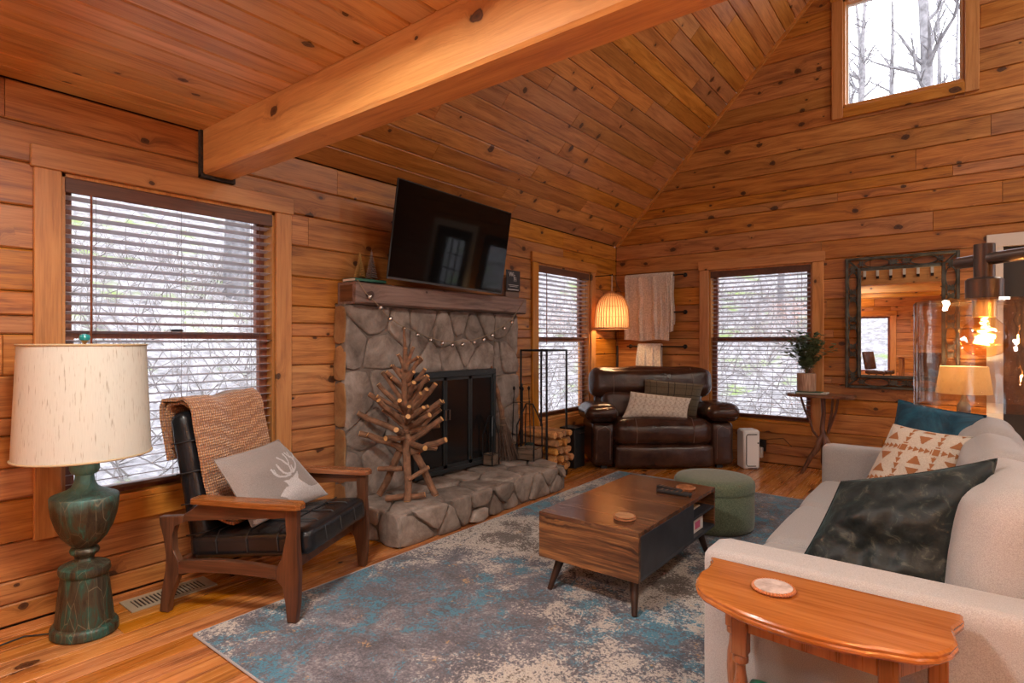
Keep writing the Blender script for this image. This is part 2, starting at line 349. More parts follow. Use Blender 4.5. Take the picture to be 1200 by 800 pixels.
# ================= THE SETTING =================
TAN=math.tan(R(46)); WID=7.0; SOUTH=-9.2; EAVE=2.5; LOFTY=-4.86
ROWS=[0,.10,.204,.377,.573,.72,.868,.95,1.143,1.333,1.42,1.532,1.728,1.928,2.133,2.317,2.50]
UP=[2.50,2.697,2.79,2.896,3.095,3.29,3.49,3.68,3.88,4.06,4.27,4.48,4.66,4.86,5.05,5.24,5.45,5.65,5.85,6.12]
def MAP(wall):
    return {'L':lambda s,d,z:(d,s,z),'B':lambda s,d,z:(s,-d,z),'R':lambda s,d,z:(WID-d,s,z),'F':lambda s,d,z:(s,SOUTH+d,z)}[wall]
def mbox(b,T,s0,s1,d0,d1,z0,z1,c=0):
    p=T(s0,d0,z0); q=T(s1,d1,z1); return b.box(p[0],q[0],p[1],q[1],p[2],q[2],c)
def board(T,s0,s1,z0,z1,bev=.007,th=.024,e0=None,e1=None):
    """one board lying on the wall plane, front edges bevelled; e0/e1 give the ends at the top edge (raked ends)"""
    z0+=.0016; z1-=.0016; e0=s0 if e0 is None else e0; e1=s1 if e1 is None else e1
    vs=[T(s0,-th,z0),T(s1,-th,z0),T(e1,-th,z1),T(e0,-th,z1),
        T(s0,-bev,z0),T(s1,-bev,z0),T(e1,-bev,z1),T(e0,-bev,z1),
        T(s0+bev*.3,0,z0+bev),T(s1-bev*.3,0,z0+bev),T(e1-bev*.3,0,z1-bev),T(e0+bev*.3,0,z1-bev)]
    fs=[(0,1,2,3)]+[(i,(i+1)%4,(i+1)%4+4,i+4) for i in range(4)]+[(i+4,(i+1)%4+4,(i+1)%4+8,i+8) for i in range(4)]+[(8,9,10,11)]
    return B().add(vs,fs)
def subtract(r,ops):
    ps=[r]
    for (a,b,c,d) in ops:
        new=[]
        for (s0,s1,z0,z1) in ps:
            if b<=s0 or a>=s1 or d<=z0 or c>=z1: new.append((s0,s1,z0,z1)); continue
            if a-s0>.01: new.append((s0,a,z0,z1))
            if s1-b>.01: new.append((b,s1,z0,z1))
            if c-z0>.012: new.append((max(a,s0),min(b,s1),z0,c))
            if z1-d>.012: new.append((max(a,s0),min(b,s1),d,z1))
        ps=new
    return ps
def wall(name,wl,length0,length1,rows,ops,m,gable=False,seed=1,label=''):
    T=MAP(wl); rnd=random.Random(seed); b=B(); zt=6.2 if gable else EAVE+.2
    for (s0,s1,z0,z1) in subtract((length0-.15,length1+.15,-.1,EAVE+(0 if gable else .05)),ops): mbox(b,T,s0,s1,-.15,-.03,z0,z1)
    if gable:
        zz=[EAVE]+sorted({z for o in ops for z in o[2:] if z>EAVE})+[6.12]
        for z0,z1 in zip(zz,zz[1:]):
            lo0,lo1=(z0-EAVE)/TAN,(z1-EAVE)/TAN; holes=[o for o in ops if o[2]<=z0+1e-6 and o[3]>=z1-1e-6]
            cuts=[(None,)]+[(o,) for o in sorted(holes)]
            xs=[(lo0,lo1)]; 
            for o in sorted(holes): xs+=[(o[0],o[0]),(o[1],o[1])]
            xs.append((WID-lo0,WID-lo1))
            for k in range(0,len(xs),2):
                (a0,a1),(b0,b1)=xs[k],xs[k+1]
                vs=[T(a0,-.15,z0),T(b0,-.15,z0),T(b1,-.15,z1),T(a1,-.15,z1),T(a0,-.03,z0),T(b0,-.03,z0),T(b1,-.03,z1),T(a1,-.03,z1)]
                b.add(vs,[(0,1,2,3),(4,5,6,7),(0,1,5,4),(1,2,6,5),(2,3,7,6),(3,0,4,7)])
    w=b.build(name,M['gap'],smooth=0); tag(w,label,kind='structure')
    for z0,z1 in zip(rows,rows[1:]):
        if gable and z0>=EAVE-.01:
            lo0,lo1=(z0-EAVE)/TAN,(z1-EAVE)/TAN; A,Bq=lo0,WID-lo0
        else: lo0=lo1=0; A,Bq=length0,length1
        if Bq-A<.3: continue
        s=A; cuts=[A]
        while True:
            s+=rnd.uniform(1.7,3.8)
            if s>Bq-.6: break
            cuts.append(s)
        cuts.append(Bq)
        j=rnd.uniform(-.004,.004)
        for k in range(len(cuts)-1):
            for (s0,s1,y0,y1) in subtract((cuts[k],cuts[k+1],z0,z1),ops):
                if s1-s0<.03 or y1-y0<.012: continue
                TT=(lambda j:(lambda s_,d,z:T(s_,d+j,z)))(rnd.uniform(-.004,.0))
                e0=e1=None
                if gable and z0>=EAVE-.01:
                    if abs(s0-A)<1e-6: e0=lo0+(lo1-lo0)*(y1-z0)/(z1-z0)
                    if abs(s1-Bq)<1e-6: e1=WID-lo0-(lo1-lo0)*(y1-z0)/(z1-z0)
                board(TT,s0,s1,y0,y1,e0=e0,e1=e1).build('plank',m,w,smooth=0)
    return w
wall('wall_left','L',SOUTH,0,ROWS,[W1,W2],M['wl'],seed=3,label='left pine board wall behind the fireplace')
DOOR1=(3.72,4.62,0,2.12)
wall('wall_back','B',0,WID,ROWS+UP[1:],[W3,W4,DOOR1],M['wb'],True,seed=5,label='back gable wall of pine boards')
DOOR2=(-1.0,-.15,0,2.05)
wall('wall_right','R',SOUTH,0,ROWS,[W5,W6],M['wl'],seed=8,label='right pine board wall')
wall('wall_front','F',0,WID,[0]+[.3*i for i in range(1,9)]+[2.5]+[2.5+.3*i for i in range(1,13)],[W7,W8,W9],M['wb'],True,seed=9,label='front gable wall of pine boards')
# floor
b=B().box(-.15,WID+.15,SOUTH-.15,.15,-.2,-.026); fl=b.build('floor',M['gap'],smooth=0); tag(fl,'honey pine plank floor',kind='structure')
rnd=random.Random(11); x=0
while x<WID-.02:
    w_=min(.1195,WID-x); s=SOUTH
    while s<-.02:
        e=min(0,s+rnd.uniform(2.2,4.4)); e=0 if e>-.8 else e
        z=rnd.uniform(-.0015,0); g=.0013
        B().box(x+g,x+w_-g,s+.0006,e-.0006,-.024,z,.002).build('plank',M['floor'],fl,smooth=0); s=e
    x+=w_
# sloped ceilings
def slope_T(side):
    c,s_=math.cos(R(46)),math.sin(R(46))
    def T(y,d,t):    # t along the slope from the eave, d into the room
        X=t*c+d*s_; Z=EAVE+t*s_-d*c
        return (X if side==0 else WID-X,y,Z)
    return T
SL=3.5/math.cos(R(46))
for side in (0,1):
    T=slope_T(side); b=B()
    vs=[T(SOUTH,-.03,-.05),T(0,-.03,-.05),T(0,-.03,SL+.05),T(SOUTH,-.03,SL+.05),T(SOUTH,-.2,-.05),T(0,-.2,-.05),T(0,-.2,SL+.2),T(SOUTH,-.2,SL+.2)]
    b.add(vs,[(0,1,2,3),(4,5,6,7),(0,1,5,4),(1,2,6,5),(2,3,7,6),(3,0,4,7)])
    c_=b.build('ceiling',M['gap'],smooth=0); tag(c_,('left','right')[side]+' slope of the vaulted pine board ceiling',kind='structure')
    rnd=random.Random(20+side); t=0
    while t<SL-.02:
        t1=min(SL,t+.143); s=LOFTY-.05
        while s<-.01:
            e=min(0,s+rnd.uniform(1.0,2.9)); e=0 if e>-.5 else e
            board(T,s+.0005,e-.0005,t,t1,bev=.0055).build('plank',M['ceil'],c_,smooth=0); s=e
        t=t1
    t=0
    while t<SL-.02:
        t1=min(SL,t+.143); board(T,SOUTH,LOFTY-.052,t,t1,bev=.0055).build('plank',M['ceil'],c_,smooth=0); t=t1
# flat loft ceiling near the camera
b=B().box(.0,WID,SOUTH,-5.03,2.529,2.68); lf=b.build('ceiling',M['gap'],smooth=0); tag(lf,'flat board ceiling under the loft',kind='structure')
rnd=random.Random(31); x=0
T=lambda s,d,xx:(xx,s,2.5-d)
while x<WID-.02:
    x1=min(WID,x+.136); s=SOUTH
    while s<-5.04:
        e=min(-5.03,s+rnd.uniform(2.5,4.6)); e=-5.03 if e>-5.9 else e
        board(T,s,e,x,x1,bev=.0075,th=.027).build('plank',M['loft'],lf,smooth=0); s=e
    x=x1
# beams
def beam(x0,x1,y0,y1,z0,z1,label):
    b=B(); n=40; rr=random.Random(int(y0*100)); vs=[];fs=[]
    prof=[(y0,z0+.012),(y0+.012,z0),(y1-.012,z0),(y1,z0+.012),(y1,z1),(y0,z1)]
    for i in range(n+1):
        x=x0+(x1-x0)*i/n
        for k,(y,z) in enumerate(prof):
            a=.004; q=noise.noise_vector(Vector((x*1.3,y*9,z*9)))*a; vs.append((x,y+q.y,z+(q.z if k<4 else 0)))
    for i in range(n):
        for k in range(6): fs.append((i*6+k,i*6+(k+1)%6,(i+1)*6+(k+1)%6,(i+1)*6+k))
    fs+=[tuple(range(6)),tuple(range(n*6,n*6+6))]
    o=b.add(vs,fs).build('ceiling_beam',M['beam'],smooth=30); return tag(o,label,kind='structure')
bm1=beam(.03,WID-.03,-5.03,LOFTY,2.25,2.515,'heavy honey pine beam along the edge of the loft')
b=B().box(.001,.03,-5.045,-5.03,2.235,2.5).box(.001,.03,LOFTY,LOFTY+.012,2.235,2.47).box(.001,.032,-5.045,LOFTY+.012,2.232,2.25); b.build('beam_hanger',plain('dark_caulk',(.04,.028,.022),.9,.5,60),bm1,smooth=0)
for i in range(37):
    x=.12+.185*i; bd=B().box(x,x+.04,LOFTY,LOFTY+.022,2.40,2.50).build('dentil',M['paper'],bm1,smooth=0); B().box(x,x+.04,LOFTY,LOFTY+.024,2.355,2.398).build('dentil_foot',M['gap'],bd,smooth=0)
beam(.03,WID-.03,-6.93,-6.76,2.25,2.515,'honey pine beam under the loft behind the camera')
beam(.03,WID-.03,-8.3,-8.13,2.25,2.515,'honey pine beam near the front wall')
# loft rail
lr=thing('loft_railing','white painted railing along the loft edge above the beam','railing',(0,-5.06,2.68))
for i in range(45): B().box(.1+.155*i,.135+.155*i,-.02,.02,0,.86).build('baluster',M['wpaint'],lr,smooth=0)
B().box(.02,6.98,-.035,.035,.86,.91,.006).build('top_rail',M['wpaint'],lr,smooth=0)
# raked trim at the gable
T=slope_T(0)
b=B(); vs=[T(-.028,0.0,-.0),T(0,0.0,-.0),T(0,.03,-.0),T(-.028,.03,-.0),T(-.028,0,SL),T(0,0,SL),T(0,.03,SL-.04),T(-.028,.03,SL-.04)]
vs=[(x,y-.001,z) for x,y,z in vs]
b.add(vs,[(0,1,2,3),(4,5,6,7),(0,1,5,4),(1,2,6,5),(2,3,7,6),(3,0,4,7)]); o=b.build('trim_1',M['casex'],smooth=0); tag(o,'raked trim strip between the vaulted ceiling and back wall',kind='structure')
# baseboard strip of the left wall
# ---------------- windows ----------------
def window(n,wl,op,cw=.105,split=None,label='',casing=True,muntins=0,sill=False,white=False,apronh=.11,sashm=None,r=.05):
    a,b_,c,d=op; T=MAP(wl); w=thing('window_%d'%n,label,None,T((a+b_)/2,0,c)); w['kind']='structure'
    base=Vector(w.location); TL=lambda s,dd,z:tuple(Vector(T(s,dd,z))-base)
    mv=M['wpaint'] if white else M['case']; mh=M['wpaint'] if white else (M['caseh'] if wl in 'LR' else M['casex'])
    if not white and wl in 'BF': mv=M['casev']
    t=.024
    if casing:
        mbox(B(),TL,a-cw,a,0,t,c-apronh,d,.004).build('casing_board',mv,w,smooth=0)
        mbox(B(),TL,b_,b_+cw,0,t,c-apronh,d,.004).build('casing_board',mv,w,smooth=0)
        mbox(B(),TL,a-cw-.012,b_+cw+.012,0,t+.006,d,d+cw,.004).build('head_casing',mh,w,smooth=0)
        mbox(B(),TL,a,b_,0,t,c-apronh,c-.02,.004).build('apron',mh,w,smooth=0)
    # jambs
    q=.018
    for p in ((a-.0,a+q,-.15,.0,c,d),(b_-q,b_,-.15,.0,c,d),(a,b_,-.15,.0,d-q,d)): mbox(B(),TL,*p).build('jamb',mv,w,smooth=0)
    mbox(B(),TL,a,b_,-.15,.012,c-.02,c+.012,.004).build('sill',mh,w,smooth=0)
    sm=M[sashm] if sashm else M['wpaint'] if white else M['sash']
    def sash(z0,z1,dd,nm):
        bb=B()
        mbox(bb,TL,a+q,a+q+r,dd,dd+.035,z0,z1); mbox(bb,TL,b_-q-r,b_-q,dd,dd+.035,z0,z1)
        mbox(bb,TL,a+q+r,b_-q-r,dd,dd+.035,z0,z0+r*.8); mbox(bb,TL,a+q+r,b_-q-r,dd,dd+.035,z1-r*.8,z1)
        f=bb.build(nm,sm,w,smooth=0)
        mbox(B(),TL,a+q+r-.005,b_-q-r+.005,dd+.014,dd+.018,z0+r*.8-.005,z1-r*.8+.005).build('pane',M['glass'],f,smooth=0)
        if muntins:
            for i in range(1,3):
                s=a+(b_-a)*i/3; mbox(B(),TL,s-.008,s+.008,dd+.006,dd+.026,z0+r*.8,z1-r*.8).build('muntin',sm,f,smooth=0)
            for i in range(1,muntins):
                z=z0+(z1-z0)*i/muntins; mbox(B(),TL,a+q+r,b_-q-r,dd+.005,dd+.027,z-.008,z+.008).build('muntin',sm,f,smooth=0)
    if split:
        sash(split-.02,d-q,-.135,'upper_sash'); sash(c+.012,split+.02,-.098,'lower_sash')
        mbox(B(),TL,(a+b_)/2-.03,(a+b_)/2+.03,-.075,-.06,split+.018,split+.034,.003).build('sash_lock',M['black'],w,smooth=0)
    else: sash(c+.012,d-q,-.12,'sash')
    return w
M['casev']=wood('pine_casing_vx',(.42,.16,.045),(.56,.235,.07),(.64,.29,.10),'Z','X',rough=.4,rnd=.15,ks=.7)
window(1,'L',W1,split=1.335,label='large left window with honey pine casing behind the armchair',apronh=.13)
window(2,'L',W2,split=1.32,label='window in the left wall between the fireplace and the corner',apronh=.13)
window(3,'B',W3,split=1.32,label='window in the back wall beside the towel bars',apronh=.12)
window(4,'B',W4,split=None,label='high square window near the peak of the back gable wall',apronh=.12,cw=.1,sashm='wpaint',r=.018)
window(5,'R',W5,split=1.42,label='white gridded window in the right wall',muntins=2,white=True)
window(6,'R',W6,split=1.42,label='wide white gridded window in the right wall',muntins=2,white=True)
window(7,'F',W7,label='pine-cased window in the front wall'); window(8,'F',W8,label='right window in the front wall'); window(9,'F',W9,label='high window in the front gable')
# ---------------- blinds ----------------
def blind(wl,op,label,pitch=.047,tilt=13,wand=.12,wandlen=.9,nc=3):
    a,b_,c,d=op; a+=.02;b_-=.02; T=MAP(wl); r=thing('window_blind',label,'blind',T((a+b_)/2,-.035,d)); base=Vector(r.location)
    TL=lambda s,dd,z:tuple(Vector(T(s,dd,z))-base); top=d-.02
    mbox(B(),TL,a,b_,-.062,-.012,top-.045,top).build('headrail',M['valance'],r,smooth=0)
    mbox(B(),TL,a-.004,b_+.004,-.010,.004,top-.072,top+.0,.003).build('valance',M['valance'],r,smooth=0)
    n=int((top-.09-c-.03)/pitch); ct,st=math.cos(R(tilt)),math.sin(R(tilt)); hw=.025
    me0=None; z0=top-.09
    for i in range(n):
        z=z0-pitch*i
        if me0 is None:
            bb=B(); pr=[(-hw,-st*hw),(-hw*.4,-st*hw*.4+.0022),(hw*.4,st*hw*.4+.0022),(hw,st*hw)]
            vs=[];fs=[]
            for s in(a+.003,b_-.003):
                for dd,zz in pr: vs.append(TL(s,-.036+dd*ct,z+zz+.0012))
                for dd,zz in reversed(pr): vs.append(TL(s,-.036+dd*ct,z+zz-.0012))
            fs=[(k,(k+1)%8,(k+1)%8+8,k+8) for k in range(8)]+[tuple(range(8)),tuple(range(8,16))]
            o=bb.add(vs,fs).build('slat',M['slat'],r,smooth=0); me0=o.data
        else:
            o=bpy.data.objects.new('slat',me0); COL.objects.link(o); o.parent=r; o.location=(0,0,z-z0)
    zb=z0-pitch*n+.005; mbox(B(),TL,a+.003,b_-.003,-.061,-.011,zb-.012,zb+.006,.003).build('bottom_rail',M['valance'],r,smooth=0)
    for k in range(nc):
        s=a+(b_-a)*(.12+.76*k/(nc-1)); bb=B()
        for dd in(-.063,-.010): bb.tube([TL(s,dd,zb),TL(s,dd,top-.04)],.0009,4)
        bb.build('ladder_cord',M['cord'],r)
    s=a+wand; B().tube([TL(s,.008,top-.07),TL(s,.010,top-.1),TL(s,.010,top-.07-wandlen)],.005,6).build('tilt_wand',M['sash'],r)
    s=b_-.08; B().tube([TL(s,.006,top-.05),TL(s,.008,c+.45)],.0015,4).lathe([(.003,.0),(.009,-.01),(.012,-.035),(.003,-.045)],8,c=TL(s,.008,c+.455)).build('pull_cord',M['sash'],r)
    return r
blind('L',W1,'wide brown slatted blind in the left window behind the armchair',wand=.1)
blind('L',W2,'brown slatted blind in the window between fireplace and corner',wand=.14,wandlen=.75)
blind('B',W3,'brown slatted blind in the back wall window beside the blankets',wand=.07,wandlen=.75)
# ---------------- doors ----------------
T=MAP('B'); a,b_,c,d=DOOR1; dr=thing('door_1','white-cased dark grey door in the back wall right of the mirror',None,(4.17,0,0)); dr['kind']='structure'
TL=lambda s,dd,z:(s-4.17,-dd,z)
mbox(B(),TL,a-.112,a,0,.025,0,d,.003).build('casing_board',M['wpaint'],dr,smooth=0); mbox(B(),TL,b_,b_+.11,0,.025,0,d,.003).build('casing_board',M['wpaint'],dr,smooth=0)
mbox(B(),TL,a-.112,b_+.11,0,.028,d,d+.11,.003).build('head_casing',M['wpaint'],dr,smooth=0)
M['ddoor']=plain('dark_grey_door',(.045,.04,.036),.5)
bb=B()
for q in ((a,W10[0],0,d),(W10[1],b_,0,d),(W10[0],W10[1],0,W10[2]),(W10[0],W10[1],W10[3],d)): mbox(bb,TL,q[0],q[1],-.08,-.03,q[2],q[3])
lf_=bb.build('door_leaf',M['ddoor'],dr,smooth=0); mbox(B(),TL,a+.21,b_-.21,-.03,-.022,.2,.78,.004).build('door_panel',M['ddoor'],lf_,smooth=0)
mbox(B(),TL,W10[0],W10[1],-.056,-.052,W10[2],W10[3]).build('pane',M['glass'],lf_,smooth=0)
for i in(1,2): mbox(B(),TL,W10[0]+.16*i-.008,W10[0]+.16*i+.008,-.066,-.040,W10[2],W10[3]).build('muntin',M['ddoor'],lf_,smooth=0)
for i in(1,2,3): mbox(B(),TL,W10[0],W10[1],-.067,-.039,W10[2]+.25*i-.008,W10[2]+.25*i+.008).build('muntin',M['ddoor'],lf_,smooth=0)
B().lathe([(.012,0),(.012,.03),(.028,.04),(.03,.06),(.015,.075)],12,m=TR(b_-.08-4.17,.03,1.0,PI/2)).build('door_knob',M['brass'],lf_)
# white door on the right wall (seen in the television)
T=MAP('R'); dr=thing('door_2','white panelled door on the right wall',None,(7,-.6,0)); dr['kind']='structure'; TL=lambda s,dd,z:(-dd,s+.6,z)
for q in((-1.1,-1.0,0,2.05),(-.15,-.05,0,2.05),(-1.1,-.05,2.05,2.15)): mbox(B(),TL,q[0],q[1],0,.025,q[2],q[3]).build('casing_board',M['wpaint'],dr,smooth=0)
lf_=mbox(B(),TL,-1.0,-.15,.0,.018,0,2.05).build('door_leaf',M['wpaint'],dr,smooth=0)
for z0,z1 in((.2,.9),(1.05,1.9)): mbox(B(),TL,-.88,-.27,.018,.024,z0,z1,.004).build('door_panel',M['wpaint'],lf_,smooth=0)
# ================= OUTSIDE =================
def ter(x,y):
    h=-.55; dl=max(0,-x-1.2); db=max(0,y-1.2); dr_=max(0,x-9); df=max(0,-9.2-y-1.5)
    h+= .40*dl*(1-math.exp(-dl/3)) if dl else 0
    h+= .30*db*(1-math.exp(-db/4)) if db else 0
    h+= .38*df*(1-math.exp(-df/3))+.05*dr_
    return min(h,9)+.35*noise.noise(Vector((x*.35,y*.35,3)))+.08*noise.noise(Vector((x*1.7,y*1.7,1)))
m,nt,b=mat('forest_floor'); v=coords(nt)
c=ramp(nt,noise_(nt,v,5,8,.7,.5),[(.30,(.09,.075,.072)),(.5,(.26,.235,.235)),(.70,(.56,.52,.53))])
c=mix(nt,ramp(nt,noise_(nt,v,.9,5,.65),[(.56,(0,0,0)),(.66,(1,1,1))]),c,(.20,.25,.08)); nt.links.new(c,b.inputs['Base Color']); setp(b,rough=1); M['forest']=m
b=B(); n=90; X0,X1,Y0,Y1=-34,26,-30,34; vs=[];fs=[]
for i in range(n+1):
    for j in range(n+1):
        x=X0+(X1-X0)*i/n; y=Y0+(Y1-Y0)*j/n
        inside=-.4<x<7.4 and -9.6<y<.4
        vs.append((x,y,-.7 if inside else ter(x,y)))
for i in range(n):
    for j in range(n): k=i*(n+1)+j; fs.append((k,k+1,k+n+2,k+n+1))
o=b.add(vs,fs).build('ground',M['forest'],smooth=180); tag(o,'wooded hillside of leaf litter outside the windows',kind='structure')
M['bark']=plain('grey_bark',(.20,.185,.19),.95,.4,14)
def tree_mb(h,r,seed,lean=0,low=.25,twigs=26):
    rr=random.Random(seed); b=B(); path=[]; x=y=0; n=9
    for i in range(n+1):
        t=i/n; path.append((x,y,h*t-.4)); x+=rr.uniform(-.06,.06)*h/10+lean*h/n; y+=rr.uniform(-.06,.06)*h/10
    b.tube(path,[r*(1-.8*i/n) for i in range(n+1)],9)
    for k in range(twigs):
        t=rr.uniform(low,.97); i=min(int(t*n),n-1); p=Vector(path[i]).lerp(Vector(path[i+1]),t*n-i); a=rr.uniform(0,2*PI); L=rr.uniform(.8,2.6)*(1.15-t)*h/8
        d=Vector((math.cos(a),math.sin(a),rr.uniform(.3,1.2))).normalized(); q=[p]; rad=[r*(1-.8*t)*.5]
        for s in range(4): d=(d+Vector((rr.uniform(-.3,.3),rr.uniform(-.3,.3),rr.uniform(-.1,.3)))).normalized(); q.append(q[-1]+d*L/4); rad.append(rad[0]*(1-.22*(s+1)))
        b.tube(q,rad,5)
        for s in range(1,5):
            for _ in range(2):
                e=(d+Vector((rr.uniform(-1,1),rr.uniform(-1,1),rr.uniform(-.6,.8)))).normalized(); b.tube([q[s],q[s]+e*L*.18,q[s]+e*L*.34+Vector((0,0,rr.uniform(-.05,.08)))],[rad[s]*.5,rad[s]*.35,.003],3)
    return b
protos=[tree_mb(9+i,.12+.035*i,100+i,(.0,.03,-.05,.02)[i],.2,30) for i in range(4)]
pm=[]
def plant_tree(x,y,k,rz,sc,label,group):
    global pm
    if len(pm)<=k or pm[k] is None:
        while len(pm)<=k: pm.append(None)
        o=protos[k].build('tree',M['bark'],smooth=60); pm[k]=o.data
    else:
        o=bpy.data.objects.new('tree',pm[k]); COL.objects.link(o)
    o.location=(x,y,ter(x,y)); o.rotation_euler=(0,0,rz); o.scale=(sc,sc,sc); tag(o,label,'tree',group)
rr=random.Random(5)
import os
spots=[]
def scatter(cnt,x0,x1,y0,y1,label,group,md):
    c=0; tries=0
    while c<cnt and tries<4000:
        tries+=1; x,y=rr.uniform(x0,x1),rr.uniform(y0,y1)
        if any((x-a)**2+(y-b_)**2<md*md for a,b_ in spots): continue
        spots.append((x,y)); plant_tree(x,y,rr.randrange(4),rr.uniform(0,6.28),rr.uniform(.8,1.25),label,group); c+=1
spots.append((-7.2,-6.0)); spots.append((-5.5,-4.8))
scatter(34,-22,-6.5,-17,2,'bare grey tree on the hillside outside the left wall windows','trees outside the left wall',1.3)
scatter(38,-9,9,6.5,26,'bare grey tree in the woods outside the back wall windows','trees outside the back wall',1.15)
scatter(4,9,16,-14,2,'bare tree outside the right wall','trees outside the right wall',2)
scatter(3,-2,9,-20,-13,'bare tree outside the front wall','trees outside the front wall',2)
# undergrowth twigs
b=B(); rr=random.Random(77)
def twig(x,y,L):
    z=ter(x,y); d=Vector((rr.uniform(-1,1),rr.uniform(-1,1),rr.uniform(.2,1.4))).normalized(); p=Vector((x,y,z)); q=[p]
    for s in range(3): d=(d+Vector((rr.uniform(-.3,.3),rr.uniform(-.3,.3),rr.uniform(-.25,.15)))).normalized(); q.append(q[-1]+d*L/3)
    b.tube(q,[.012,.009,.006,.003],3)
for _ in range(2600): twig(rr.uniform(-11,-1.6),rr.uniform(-12,2),rr.uniform(.4,1.5))
for _ in range(2600): twig(rr.uniform(-6,6),rr.uniform(1.6,13),rr.uniform(.4,1.5))
o=b.build('undergrowth',plain('pale_twigs',(.30,.265,.25),.9),smooth=0); tag(o,'tangle of bare twigs and saplings on the forest floor','undergrowth',kind='stuff')
# ================= FIREPLACE =================
def clip(poly,nx,ny,c):
    out=[]
    for i in range(len(poly)):
        a,b_=poly[i],poly[(i+1)%len(poly)]; da=nx*a[0]+ny*a[1]-c; db=nx*b_[0]+ny*b_[1]-c
        if da<=0: out.append(a)
        if da*db<0: t=da/(da-db); out.append((a[0]+(b_[0]-a[0])*t,a[1]+(b_[1]-a[1])*t))
    return out
def cells(rect,pts,gap):
    x0,x1,y0,y1=rect; res=[]
    for i,p in enumerate(pts):
        poly=[(x0,y0),(x1,y0),(x1,y1),(x0,y1)]
        for j,q in enumerate(pts):
            if i==j: continue
            nx,ny=q[0]-p[0],q[1]-p[1]; l=math.hypot(nx,ny); nx/=l; ny/=l; mx,my=(p[0]+q[0])/2,(p[1]+q[1])/2
            poly=clip(poly,nx,ny,nx*mx+ny*my-gap/2)
            if len(poly)<3: break
        if len(poly)>=3: res.append((p,poly))
    return res
def resample(poly,step,seed,jit):
    out=[]; rr=random.Random(seed)
    for i in range(len(poly)):
        a,b_=poly[i],poly[(i+1)%len(poly)]; L=math.hypot(b_[0]-a[0],b_[1]-a[1]); k=max(1,int(L/step))
        for t in range(k):
            u=(t+.0)/k; out.append((a[0]+(b_[0]-a[0])*u,a[1]+(b_[1]-a[1])*u))
    # chaikin-like rounding of the corners
    n=len(out); r=[]
    for i in range(n):
        p,a,q=out[i-1],out[i],out[(i+1)%n]; x=a[0]*.6+(p[0]+q[0])*.2; y=a[1]*.6+(p[1]+q[1])*.2
        r.append((x+rr.uniform(-jit,jit),y+rr.uniform(-jit,jit)))
    return r
def stone(T,p,poly,th,seed,name,parent,m,rough=.012,flat=.0):
    """T(a,b,d): a,b in the face plane, d outwards"""
    pl=resample(poly,.055,seed,.004); n=len(pl); cx=sum(q[0] for q in pl)/n; cy=sum(q[1] for q in pl)/n
    rings=[(1,0),(1,.62),(.965,.90),(.88,1),(.5,1.03),(.2,1.02)]; vs=[];fs=[]; rr=random.Random(seed); tx,ty=rr.uniform(-.05,.05),rr.uniform(-.05,.05)
    for s,d in rings:
        for x,y in pl:
            xx=cx+(x-cx)*s; yy=cy+(y-cy)*s
            dd=th*d+(((xx-cx)*tx+(yy-cy)*ty) if d>.5 else 0)+(rough*noise.noise(Vector((xx*7,yy*7,seed)))+rough*.5*noise.noise(Vector((xx*19,yy*19,seed))) if d>.4 else 0)*(1 if d>.8 else .5)
            vs.append(T(xx,yy,max(dd,0)))
    vs.append(T(cx,cy,th*1.05+rough*noise.noise(Vector((cx*7,cy*7,seed)))))
    for r_ in range(len(rings)-1):
        for k in range(n): fs.append((r_*n+k,r_*n+(k+1)%n,(r_+1)*n+(k+1)%n,(r_+1)*n+k))
    b0=(len(rings)-1)*n
    for k in range(n): fs.append((b0+k,b0+(k+1)%n,len(vs)-1))
    fs.append(tuple(reversed(range(n))))
    return B().add(vs,fs).build(name,m,parent,smooth=50)
def jpts(rect,nx,ny,seed,j=.33):
    rr=random.Random(seed); x0,x1,y0,y1=rect; w,h=(x1-x0)/nx,(y1-y0)/ny
    return [(x0+w*(i+.5+(.25 if k%2 else -.25)*(nx>1)+rr.uniform(-j,j)*.6),y0+h*(k+.5+rr.uniform(-j,j))) for i in range(nx) for k in range(ny)]
FD=.115; FY0,FY1=-4.15,-2.2; FZ1=1.56; HZ=.22
fp=thing('fireplace','grey fieldstone fireplace surround with raised stone hearth on the left wall','fireplace',(0,-3.2,0))
def TF(a,b_,d): return (FD-.035+d,a+3.2,b_)
B().box(0.001,FD-.012,FY0+3.2+.01,FY1+3.2-.01,0,FZ1-.002).build('mortar_backing',M['mortar'],fp,smooth=0)
OP=(-3.56,-2.56,HZ,1.05)
sid=0
for rect,nx,ny,sd in (((FY0,OP[0],HZ-.02,1.10),2,3,3),((FY0,OP[0]+.0,1.10,FZ1),2,2,14),((OP[0],OP[1],1.05,FZ1),5,2,8),((OP[1],FY1,HZ-.02,1.0),1,3,12),((OP[1],FY1,1.0,FZ1),2,2,9)):
    for p,poly in cells((rect[0]+.006,rect[1]-.004,rect[2]+.004,rect[3]-.004),jpts(rect,nx,ny,sd,.42),.009):
        sid+=1; stone(TF,p,poly,.037+.012*((sid*7)%3)/2,sid,'stone',fp,M['stone'],.014)
# left side face: edge stones with orange light put into the colour
def TS(a,b_,d): return (a,FY0+3.2+.006-d,b_)
for z0,z1 in((.0,.32),(.33,.70),(.71,1.02),(1.03,1.27),(1.28,1.55)):
    sid+=1; stone(TS,None,[(.004,z0),(FD+.012,z0),(FD+.012,z1),(.004,z1)],.008,sid,'edge_stone',fp,M['stoneo'],.006)
